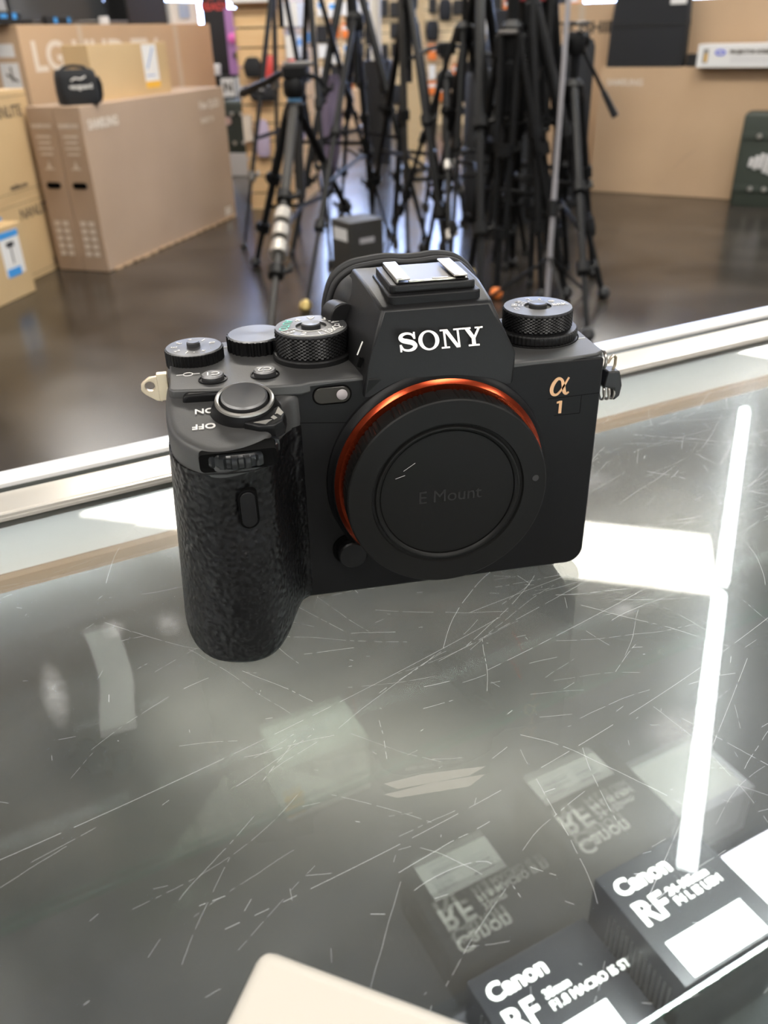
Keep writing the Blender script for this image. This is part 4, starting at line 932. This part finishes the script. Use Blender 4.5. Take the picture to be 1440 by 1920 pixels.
# ================================================================ tripods
def tripod(label, apex, feet, r=.014, mats=('trip', 'trip', 'trip'), clamp='trip', head=None, spread=True, foot='rubber', nsec=3, twin=(False, False, False), hub=.05, column=.30, group='tripods crowded together on the floor', fm=(None, None, None)):
    base = Vector((sum(p[0] for p in feet)/3, sum(p[1] for p in feet)/3, FZ)); A_ = Vector(apex)-base
    t = thing('tripod', label, 'tripod', tuple(base), 0, group)
    b = MB(); b.lathe([(hub*.8, -.045), (hub, -.03), (hub, .02), (hub*.6, .045)], 12, tuple(A_)); b.build('crown', M['trip'], t)
    b = MB(); b.tube([A_+Vector((0, 0, -column)), A_+Vector((0, 0, .16))], r*1.05, 10); b.build('centre_column', M[mats[0]], t)
    mids = []
    for k, (fx, fy) in enumerate(feet):
        f = Vector((fx, fy, FZ+.012))-base; d0 = Vector((f.x-A_.x, f.y-A_.y, 0)); d0 = d0.normalized() if d0.length > 1e-3 else Vector((1, 0, 0))
        a = A_+d0*hub*.8; v = f-a; side = v.cross(Vector((0, 0, 1))); side = side.normalized() if side.length > 1e-4 else Vector((1, 0, 0))
        cuts = [0, .42, .74, 1.0] if nsec == 3 else [0, .55, 1.0]
        b = MB()
        for s in range(len(cuts)-1):
            p, q = a+v*max(0, cuts[s]-.03), a+v*cuts[s+1]; rr = r*(1-.2*s)
            if twin[k] and s < len(cuts)-2:
                for sg in (-1, 1): b.tube([p+side*sg*rr*1.3, q+side*sg*rr*1.3], rr*.62, 8)
            else: b.tube([p, q], rr, 10)
        leg = b.build('leg', M[mats[k]], t)
        for s in range(1, len(cuts)-1):
            c = a+v*cuts[s]; ax_ = v.normalized()
            b = MB(); b.tube([c-ax_*.028, c+ax_*.022], r*1.55, 10); b.tube([c-side*r*1.2, c-side*r*2.7-ax_*.012, c-side*r*2.4-ax_*.04], r*.5, 6); b.build('leg_clamp', M[clamp], leg)
        b = MB()
        if foot == 'ball': b.lathe([(.01, -.012), (.026, -.004), (.032, .015), (.024, .036), (.012, .045)], 14, tuple(f))
        elif foot == 'spike': b.tube([f-v.normalized()*.05, f], [r*1.3, r*.5], 10); b.tube([f-v.normalized()*.06-side*.05, f-v.normalized()*.06+side*.05], .010, 6)
        else: b.lathe([(.018, -.012), (.020, 0), (.016, .022), (.008, .03)], 12, tuple(f))
        b.build('foot', M[fm[k] or ('brass' if foot == 'ball' and k == 0 else 'black')], leg)
        mids.append(a+v*.60)
    if spread:
        c = A_+Vector((0, 0, -column))
        c.z = min(c.z, mids[0].z+.02) if column < .6 else c.z
        for m_ in mids:
            b = MB(); b.tube([c, m_], .007, 6, sq=1.6); b.build('spreader_arm', M['trip'], t)
    if head:
        b = MB(); b.lathe([(.035, .10), (.042, .12), (.042, .17), (.03, .19)], 14, tuple(A_+Vector((0, 0, .04)))); b.lathe([(.030, -.05), (.030, .05)], 12, tuple(A_+Vector((0, 0, .20))), ax='X')
        h = b.build('pan_head', M['trip'], t)
        b = MB(); b.box(tuple(A_+Vector((0, 0, .262))), (.07, .11, .018)); b.build('quick_plate', M['steeldark'], h, bevel=.003)
        e = Vector(head)-base; s0 = A_+Vector((0, 0, .21)); m_ = s0.lerp(e, .68)
        b = MB(); b.tube([s0, m_], .009, 8); hd = b.build('pan_handle', M['trip'], t)
        b = MB(); b.tube([m_, e], [.013, .017], 10); b.build('handle_grip', M['black'], hd)
    return t
# large video tripod at the left of the group, silver clamps and blue collar
t1 = tripod('large grey-legged video tripod, foremost at the left of the tripods, pan handle pointing left', (0.369, 4.344, -0.163), [(0.087, 3.229), (0.806, 5.241), (0.109, 4.571)], r=.024, mats=('carbon', 'trip', 'trip'), clamp='trip', head=None, column=.42, foot='ball')
base = Vector(((.087+.806+.109)/3, (3.229+5.241+4.571)/3, FZ))
def T1(p): return Vector(p)-base
b = MB(); b.lathe([(.030, -.02), (.036, -.01), (.036, .03), (.028, .04)], 16, tuple(T1((.369, 4.344, -.125)))); b.build('blue_collar', M['lightblue'], t1)
for k, z in enumerate((-.570, -.625, -.680)):
    tt = (z+.163)/(FZ+.012+.163); p = Vector((.369, 4.344, -.163)).lerp(Vector((.087, 3.229, FZ+.012)), tt)
    b = MB(); b.tube([T1(p+Vector((.008, .03, .016))), T1(p-Vector((.008, .03, .016)))], .041, 14); b.build('silver_clamp', M['clamp'], t1)
b = MB(); b.lathe([(.040, .05), (.052, .07), (.052, .12), (.034, .15)], 16, tuple(T1((.369, 4.344, -.163)))); b.box(tuple(T1((.372, 4.35, .0))), (.11, .10, .05)); hd = b.build('fluid_head', M['trip'], t1, bevel=.004)
b = MB(); b.box(tuple(T1((.40, 4.37, .035))), (.14, .10, .018)); b.build('quick_plate', M['steeldark'], hd, bevel=.003)
b = MB(); b.tube([T1((.34, 4.38, .005)), T1((.25, 4.50, -.045)), T1((.13, 4.74, -.105))], [.012, .012, .016], 8, sq=1.4); b.build('pan_handle', M['trip'], t1)
b = MB(); b.tube([T1((.42, 4.36, -.01)), T1((.50, 4.40, -.03)), T1((.53, 4.42, -.07))], .012, 8); b.build('lock_lever', M['trip'], t1)
TR = {
 'T2': ((0.824, 5.319, 0.478), [(0.333, 4.771), (1.157, 4.811), (1.108, 6.355)], dict(r=.024), 'tall black tripod rising out of frame behind the large video tripod'),
 'T2b': ((0.780, 4.926, 0.213), [(0.287, 3.616), (0.899, 5.212), (0.807, 6.003)], dict(r=.017, foot='ball', fm=('brass', None, None)), 'black tripod whose front leg ends in a brass ball foot'),
 'T3': ((1.000, 4.577, 0.296), [(0.902, 5.385), (0.988, 4.573), (1.029, 3.789)], dict(r=.019, mats=('trip', 'carbon', 'trip')), 'narrowly folded tripod in the middle of the group'),
 'T4': ((1.197, 4.568, -0.068), [(1.093, 4.683), (1.547, 5.362), (0.997, 3.649)], dict(r=.015, mats=('carbon', 'trip', 'trip'), clamp='steeldark'), 'short tripod with dark metal clamps in the middle of the group'),
 'T5': ((1.226, 4.076, 0.337), [(1.092, 4.542), (1.634, 4.379), (1.035, 3.282)], dict(r=.023), 'tall black tripod standing over the short one'),
 'T6': ((1.267, 3.715, 0.146), [(1.195, 4.011), (1.526, 3.500), (1.207, 3.590)], dict(r=.027, twin=(True, True, True), fm=(None, None, 'orangep'), foot='ball'), 'twin-tube video tripod with one orange foot cap'),
 'T7': ((1.339, 3.772, 0.264), [(1.400, 3.488), (1.482, 4.165), (1.696, 3.452)], dict(r=.025, foot='ball', fm=('black', 'black', 'black')), 'tall black tripod behind the thin grey light stand'),
 'T9': ((1.181, 4.168, 0.150), [(0.992, 3.650), (0.805, 4.365), (1.574, 4.536)], dict(r=.013), 'thin-legged tripod with one leg reaching far to the left'),
 'T10': ((0.441, 5.600, 0.499), [(0.064, 5.026), (0.335, 5.752), (0.695, 6.040)], dict(r=.016, mats=('trip', 'carbon', 'trip'), clamp='steeldark'), 'tall thin tripod nearest the slatted tower, one leg grey'),
 'T11': ((0.561, 5.065, 0.393), [(0.995, 5.182), (0.449, 5.530), (0.517, 4.450)], dict(r=.015), 'black tripod standing between the slatted tower and the tall black one'),
 'T12': ((1.62, 4.42, 0.20), [(1.42, 4.10), (1.80, 4.50), (1.55, 4.85)], dict(r=.026), 'tightly closed black tripod at the back of the dense right cluster'),
 'T13': ((1.50, 4.00, 0.30), [(1.44, 3.76), (1.74, 4.02), (1.42, 4.30)], dict(r=.028, twin=(True, True, True)), 'twin-tube tripod closed up in the middle of the dense right cluster'),
 'T14': ((1.12, 5.10, 0.20), [(0.98, 4.90), (1.35, 5.05), (1.10, 5.55)], dict(r=.016), 'closed black tripod at the back, left of the dense cluster'),
 'T15': ((1.42, 4.85, 0.25), [(1.22, 4.70), (1.62, 4.80), (1.40, 5.30)], dict(r=.017), 'closed black tripod at the back of the group, against the far aisle'),
}
for k, (a, f, kw, lab) in TR.items(): tripod(lab, a, f, **kw)
tripod('video tripod at the right end of the group, pan handle pointing down', (1.60, 3.80, -0.09), [(1.805, 3.834), (1.375, 2.885), (1.703, 4.099)], r=.020, head=(1.796, 3.74, -.205), twin=(False, False, True), foot='ball', fm=('black', 'black', 'black'), mats=('trip', 'trip', 'trip'))
# heads carried by the taller ones are out of the picture; the short one carries a flat arm head
t = thing('arm_bracket', 'flat black cross arm mounted on the short tripod', 'bracket', (1.197, 4.568, .075))
b = MB(); b.tube([(-.20, .0, -.045), (-.10, 0, .0), (0, 0, .022), (.12, -.02, .0), (.30, -.06, -.055)], .016, 8, sq=.7); b.box((0, 0, .0), (.09, .07, .05)); b.build('arm', M['trip'], t)
# photographic bits inside the dense cluster
def fluid_head(label, loc, rz, col):
    t = thing('fluid_head', label, 'tripod head', loc, rz)
    b = MB(); b.lathe([(.045, -.15), (.05, -.02), (.06, 0), (.06, .05), (.045, .07)], 18); b.box((0, 0, .11), (.09, .13, .09)); b.build('body', M['trip'], t, bevel=.006)
    b = MB(); b.lathe([(.035, .045), (.035, .065), (.02, .07)], 16, (0, 0, .11), ax='X'); b.build('drag_knob', M['steeldark'], t)
    b = MB(); b.lathe([(.006, .065), (.03, .067), (.03, .072)], 16, (0, 0, .03), ax='Y'); b.build('level_ring', M['steel'], t)
    b = MB(); b.box((0, 0, .165), (.16, .08, .016)); b.build('colour_plate', M[col], t, bevel=.003)
    return t
fluid_head('black fluid head with a dark red plate at the top of the dense cluster', (1.339, 3.772, .10), .3, 'dkred')
fluid_head('black fluid head with bright knobs on the twin-tube tripod with the orange foot', (1.267, 3.715, -.02), 1.0, 'steeldark')
fluid_head('black fluid head on the tightly closed tripod at the back', (1.62, 4.42, .07), 2.0, 'black')
# thin light stand
t = thing('light_stand', 'thin grey light stand standing in front of the dense tripod cluster', 'light stand', (1.400, 3.420, FZ))
b = MB(); b.tube([(0, 0, .03), (.002, .012, .55)], .0125, 10); b.tube([(.002, .012, .50), (.006, .03, 1.34)], .0105, 10); b.build('pole', M['pole'], t)
b = MB(); b.tube([(0, .008, .40), (.0, .012, .47)], .022, 12); b.tube([(0, .01, .43), (.05, .0, .44)], .008, 8); b.build('collar', M['black'], t)
for a in (.5, 2.6, 4.7):
    b = MB(); b.tube([(0, 0, .22), (.28*cos(a), .28*sin(a), .012)], .008, 8); b.build('leg', M['trip'], t)
# black bags standing by the cluster
def soft_bag(label, loc, rz, w_, d, h, name='tripod_bag', m='fabric'):
    t = thing(name, label, 'bag', loc, rz); b = MB(); rg = []
    for z, k in ((0, .9), (.02, 1), (h*.3, 1.03), (h*.7, .99), (h-.05, .97), (h-.01, .85), (h, .7)):
        rg.append([(x*k, y*k, z) for x, y in rrect(-w_/2, -d/2, w_/2, d/2, min(w_, d)*.35, 5)])
    b.loft(rg); b.build('body', M[m], t, smooth=50)
    b = MB(); b.tube([(w_*.3, -d*.48, h*.35), (w_*.3, -d*.62, h*.5), (w_*.3, -d*.48, h*.68)], .010, 6); b.build('carry_strap', M['black'], t)
    return t
soft_bag('tall black tripod bag standing upright before the tallest brown carton', (2.50, 5.95, FZ), -.4, .24, .20, 1.06)
soft_bag('slim black bag standing inside the dense tripod cluster', (1.90, 5.28, FZ), .3, .20, .16, .99)
soft_bag('wide black bag at the back of the dense tripod cluster', (1.82, 5.82, FZ), .1, .30, .2, .90)
t = thing('folded_umbrella', 'folded mauve umbrella with a black shaft leaning among the tripods', 'umbrella', (.640, 5.20, FZ), 0)
b = MB(); rg = []
for z, r_ in ((.36, .012), (.40, .035), (.50, .050), (.70, .062), (.84, .055), (.92, .03)):
    rg.append([(r_*(1+.12*(k % 2))*cos(2*pi*k/16)+(z-.4)*.08, r_*(1+.12*(k % 2))*sin(2*pi*k/16), z) for k in range(16)])
b.loft(rg); b.build('canopy', M['mauve'], t, smooth=40)
b = MB(); b.tube([(-.03, 0, .001), (.045, 0, .98)], .006, 8); b.build('shaft', M['black'], t)
# narrow dark carton right behind the camera
t = thing('tall_dark_carton', 'tall dark carton with a white sticker standing on the floor close behind the camera', 'box', (.470, 3.34, FZ), .42)
b = MB(); b.box((.085, .075, .22), (.17, .15, .44)); b.build('carton', mat('dark_card', (.035, .033, .030), .5), t, bevel=.003, smooth=0)
b = MB(); b.box((-.0006, .075, .385), (.001, .105, .050)); b.build('white_sticker', M['labelw'], t, smooth=0)
b = MB(); b.box((.085, -.0008, .36), (.075, .001, .022)); b.build('pale_logo', M['pole'], t, smooth=0)

# ================================================================ slatted tower and wares
RT = atan2(.949, .315); tc = (.505, 6.279)
def slats(b, L, y, z0, z1, pitch, th=.016, x0=0.0, axis='x'):
    z = z0
    while z < z1-.01:
        h = min(pitch-.010, z1-z)
        if axis == 'x': b.box((x0+L/2, y, z+h/2), (L, th, h))
        else: b.box((y, x0+L/2, z+h/2), (th, L, h))
        z += pitch
t = thing('slatwall_tower', 'maple slatwall tower standing behind the leftmost tripods, small wares hung on it', 'display tower', (tc[0], tc[1], FZ), RT)
b = MB(); b.box((.485, .17, .90), (.93, .30, 1.80)); b.build('core', M['groove'], t, smooth=0)
b = MB(); slats(b, .97, .008, .0, 1.80, .118); b.build('slat_panel', M['slat'], t, smooth=0, merge=False)
b = MB(); slats(b, .32, .008, .0, 1.80, .118, x0=.018, axis='y'); b.build('slat_panel', M['slat'], t, smooth=0, merge=False)
b = MB(); slats(b, .97, .332, .0, 1.80, .118); b.build('slat_panel', M['slat'], t, smooth=0, merge=False)
tu = (cos(RT), sin(RT)); tn = (-sin(RT), cos(RT))
def onT(x, y, z): return (tc[0]+tu[0]*x+tn[0]*y, tc[1]+tu[1]*x+tn[1]*y, z)
def hung(name, label, cat, loc, rz, size, m, group=None, kind='box', m2=None):
    """package hanging on a short hook; local -y faces the viewer, origin at the back of the hook"""
    t = thing(name, label, cat, loc, rz, group); w_, d, h = size
    b = MB()
    if kind == 'box': b.box((0, -d/2-.004, -h/2), (w_, d, h)); b.build('package', M[m], t, bevel=.003, smooth=0)
    elif kind == 'pouch':
        rg = []
        for z, k in ((-h, .75), (-h+.02, .95), (-h*.5, 1.05), (-.03, .95), (0, .6)): rg.append([(x*k, -d/2-.004+y*k, z) for x, y in rrect(-w_/2, -d/2, w_/2, d/2, min(w_, d)*.4, 4)])
        b.loft(rg); b.build('pouch', M[m], t, smooth=50)
    elif kind == 'blister':
        b.box((0, -.006, -h/2), (w_, .004, h)); c = b.build('backing_card', M[m], t, smooth=0)
        b = MB(); b.loft([[(x, -.008, z-h*.58) for x, z in rrect(-w_*.36, -h*.28, w_*.36, h*.28, w_*.1, 3)], [(x, -.008-d, z-h*.58) for x, z in rrect(-w_*.28, -h*.22, w_*.28, h*.22, w_*.1, 3)]]); b.build('contents', M[m2 or 'black'], t, smooth=40)
    if m2 and kind == 'box':
        b = MB(); b.box((0, -d-.0046, -h*.3), (w_*.8, .001, h*.28)); b.build('printed_band', M[m2], t, smooth=0)
    b = MB(); b.tube([(0, .004, .008), (0, -d-.02, .008)], .003, 5); b.build('hook', M['steel'], t)
    return t
# right face of the tower (normal = local -y), left end face (normal = local -x)
RF = RT; LF = RT-pi/2
for nm, lb, x, z, sz, m_, kd, m2 in (
 ('white_package', 'large white package hung highest on the tower aisle side', .14, .345, (.26, .10, .14), 'labelw', 'box', None),
 ('white_package', 'white package with blue band hung below the largest one on the tower', .10, .155, (.17, .08, .14), 'labelw', 'box', 'blue'),
 ('grey_package', 'slim dark grey package at the outer edge of the tower', .42, .05, (.14, .06, .20), 'carbon', 'box', None),
 ('red_pouch', 'round red pouch on the tower aisle side', .06, .03, (.10, .08, .13), 'red', 'pouch', None),
 ('clear_bag', 'tall pale plastic bag hanging low on the tower aisle side', .20, -.22, (.13, .05, .30), 'lilac', 'pouch', None),
 ('orange_blister', 'orange card with dark contents near the tower top', .52, .33, (.14, .03, .12), 'orangep', 'blister', 'blue'),
 ('blue_blister', 'blue and white card at the outer top of the tower', .66, .22, (.12, .03, .14), 'labelw', 'blister', 'blue'),
 ('dark_pouch', 'black pouch hung in the middle of the tower aisle side', .30, .02, (.13, .08, .16), 'fabric', 'pouch', None)):
    hung(nm, lb, 'package', onT(x, -.002, z), RF, sz, m_, kind=kd, m2=m2)
for nm, lb, y, z, sz, m_, kd, m2 in (
 ('red_pouch', 'large red pouch on the tower end facing the counter', .10, .04, (.10, .08, .17), 'red', 'pouch', None),
 ('dark_pouch', 'black accessory hung left of the red pouch on the tower end', .22, .03, (.12, .08, .12), 'fabric', 'pouch', None),
 ('dark_pouch', 'brownish black accessory hung under the red pouch on the tower end', .16, -.14, (.20, .07, .10), 'fabric', 'pouch', None),
 ('clear_bag', 'pale plastic bag hanging low on the tower end', .20, -.36, (.10, .05, .24), 'lilac', 'pouch', None),
 ('white_package', 'small beige white package low on the tower end next to the olive case', .30, -.33, (.06, .05, .17), 'printw', 'box', None),
 ('white_package', 'pale package cut by the top of the picture on the tower end', .19, .50, (.30, .08, .15), 'labelw', 'box', None)):
    hung(nm, lb, 'package', onT(-.002, y, z), LF, sz, m_, kind=kd, m2=m2)
# poster stand left of the tower
t = thing('poster_stand', 'black upright poster stand with red lettering beyond the left cartons', 'stand', (.115, 8.95, FZ), -.12)
b = MB(); b.box((0, .015, .79), (.24, .03, 1.58)); b.build('panel', M['black'], t, smooth=0)
text('red_lettering', 'READ', .085, M['red'], t, frame((.0, -.002, 1.46), (1, 0, 0), (0, 0, 1)), ext=.001, bold=.002); text('red_lettering', 'READY', .085, M['red'], t, frame((.0, -.002, 1.37), (1, 0, 0), (0, 0, 1)), ext=.001, bold=.002)
b = MB(); b.box((0, .02, .01), (.30, .20, .02)); b.build('foot_plate', M['black'], t, smooth=0)
t = thing('white_jar', 'two small stacked white lids on the poster shelf', 'jar', (.075, 8.84, -.155), 0)
b = MB(); b.lathe([(.03, 0), (.03, .032), (.022, .036)], 16); b.build('lid', M['white_plastic'], t)
b = MB(); b.lathe([(.034, .037), (.034, .085), (.028, .09)], 16); b.build('lid', M['white_plastic'], t)
t = thing('display_shelf', 'narrow black shelf bracketed to the poster stand, carrying small goods', 'shelf', (.16, 8.84, -.175), -.12)
b = MB(); b.box((0, 0, .008), (.40, .18, .016)); b.build('board', M['black'], t, smooth=0)
b = MB(); b.box((.05, .11, -.39), (.03, .03, .80)); b.build('support', M['black'], t, smooth=0)
t = thing('purple_package', 'tall purple package with round pink spot on the narrow black shelf', 'package', (.245, 8.82, -.158), -.12)
b = MB(); b.box((0, .03, .27), (.11, .05, .54)); b.build('package', M['purple'], t, bevel=.004, smooth=0)
b = MB(); b.lathe([(.042, 0), (.040, .012), (.02, .018)], 20, (.0, .004, .30), ax='Y'); b.build('pink_spot', M['pink'], t)
b = MB(); b.lathe([(.03, 0), (.028, .008)], 16, (.02, .004, .16), ax='Y'); b.build('dark_spot', M['black'], t)
t = thing('lilac_package', 'pale lilac package standing right of the purple one', 'package', (.345, 8.80, -.158), -.12)
b = MB(); b.box((0, .03, .26), (.07, .06, .52)); b.build('package', M['lilac'], t, bevel=.004, smooth=0)
t = thing('letter_card', 'white card with large black letter hanging below the narrow shelf', 'card', (.155, 8.70, -.30), -.05)
b = MB(); b.box((0, .01, .04), (.125, .004, .155)); b.build('card', M['labelw'], t, smooth=0)
text('printed_letter', 'N', .11, M['printk'], t, frame((0, .007, .04), (1, 0, 0), (0, 0, 1)), ext=.0005, bold=.004)

# far slatwall with hanging wares
fa = Vector((1.15, 12.72)); fb = Vector((4.85, 11.55)); FA = atan2((fb-fa).y, (fb-fa).x); FL = (fb-fa).length
t = thing('slatwall_display', 'long maple slatwall at the far end of the shop covered with hanging wares', 'slatwall', (fa.x, fa.y, FZ), FA)
b = MB(); b.box((FL/2, .08, .80), (FL, .12, 1.60)); b.build('core', M['groove'], t, smooth=0)
b = MB(); slats(b, FL, .010, .0, 1.60, .125); b.build('slat_panel', M['slat2'], t, smooth=0, merge=False)
def onF(x, z, y=-.002): return (fa.x+cos(FA)*x-sin(FA)*y, fa.y+sin(FA)*x+cos(FA)*y, z)
rp = random.Random(21)
KN = {'black': 'small black package hanging on the far slatwall', 'white': 'small white package hanging on the far slatwall', 'blue': 'small blue-printed package hanging on the far slatwall', 'orange': 'small orange-printed package hanging on the far slatwall', 'red': 'small red package hanging on the far slatwall', 'pouch': 'black pouch hanging on the far slatwall'}
cols = int(FL/.165)
for i in range(cols):
    x = .12+i*.165; f_ = i/cols
    for z in (.52, .27, .02, -.22, -.45):
        q = rp.random()
        if q < .10 or (f_ > .50 and f_ < .62 and q < .6): continue
        if f_ < .18: kd = rp.choice(['blue', 'orange', 'white', 'black', 'blue'])
        elif f_ < .42: kd = rp.choice(['black', 'pouch', 'black', 'pouch', 'red' if z < 0 else 'black', 'white'])
        elif z < -.2: kd = rp.choice(['red', 'orange', 'white', 'black'])
        else: kd = rp.choice(['black', 'pouch', 'black', 'orange', 'white', 'pouch', 'blue'])
        zz = z+rp.uniform(-.02, .02); w_ = rp.uniform(.09, .15); h = rp.uniform(.14, .21)
        if kd == 'pouch': w_ = .155; h = .235
        g = {'pouch': 'black pouches on the far slatwall'}.get(kd, kd+' packages on the far slatwall')
        cm = {'black': ('black', None), 'white': ('labelw', None), 'blue': ('labelw', 'blue'), 'orange': ('orangep', 'labelw'), 'red': ('red', None), 'pouch': ('fabric', None)}[kd]
        hung('pouch' if kd == 'pouch' else 'hanging_package', KN[kd], 'package', onF(x, zz), FA, (w_, .05, h), cm[0], group=g, kind='pouch' if kd == 'pouch' else 'box', m2=cm[1])
for k, (x, w_, h, m_, lb) in enumerate(((.62, .42, .26, 'card_lt', 'pale lower carton of the two at the foot of the far slatwall'), (2.55, .40, .14, 'yellow', 'yellow box at the foot of the far slatwall'), (3.2, .5, .3, 'card', 'brown carton at the foot of the far slatwall near its right end'))):
    t = carton('carton', lb, 'box', onF(x, FZ, -.33), (w_, .28, h), FA, M[m_], bev=.003)
t = carton('carton', 'pale upper carton of the two at the foot of the far slatwall', 'box', onF(.60, FZ+.2605, -.33), (.44, .28, .21), FA, M['card_lt'], bev=.003)
b = MB(); b.box((.20, -.001, .14), (.03, .001, .12)); b.build('packing_tape', M['card_g'], t, smooth=0)
# wooden post and white roll standing in the aisle behind the tripods
t = thing('wooden_panel', 'narrow maple panel standing on its own behind the tripods', 'panel', (1.80, 8.00, FZ), -.15)
b = MB(); b.box((0, .02, .85), (.20, .04, 1.70)); b.build('board', M['slat2'], t, smooth=0)
b = MB(); b.box((0, .02, .01), (.30, .26, .02)); b.build('foot_plate', M['black'], t, smooth=0)
t = thing('white_tube', 'upright white poster tube in a black bin behind the tripods', 'tube', (1.575, 8.62, FZ), 0)
b = MB(); b.lathe([(.055, .9), (.055, 1.55), (.05, 1.552)], 20, (0, 0, 0)); b.build('tube', M['beige'], t)
b = MB(); b.lathe([(.13, 0), (.15, .9), (.14, .9), (.12, .02)], 20, (0, 0, 0), cap=(True, True)); b.build('bin', M['black'], t)
soft_bag('broad black bag far behind the dense tripod cluster', (3.1, 9.2, FZ), -.1, .5, .2, 1.3, name='upright_bag')
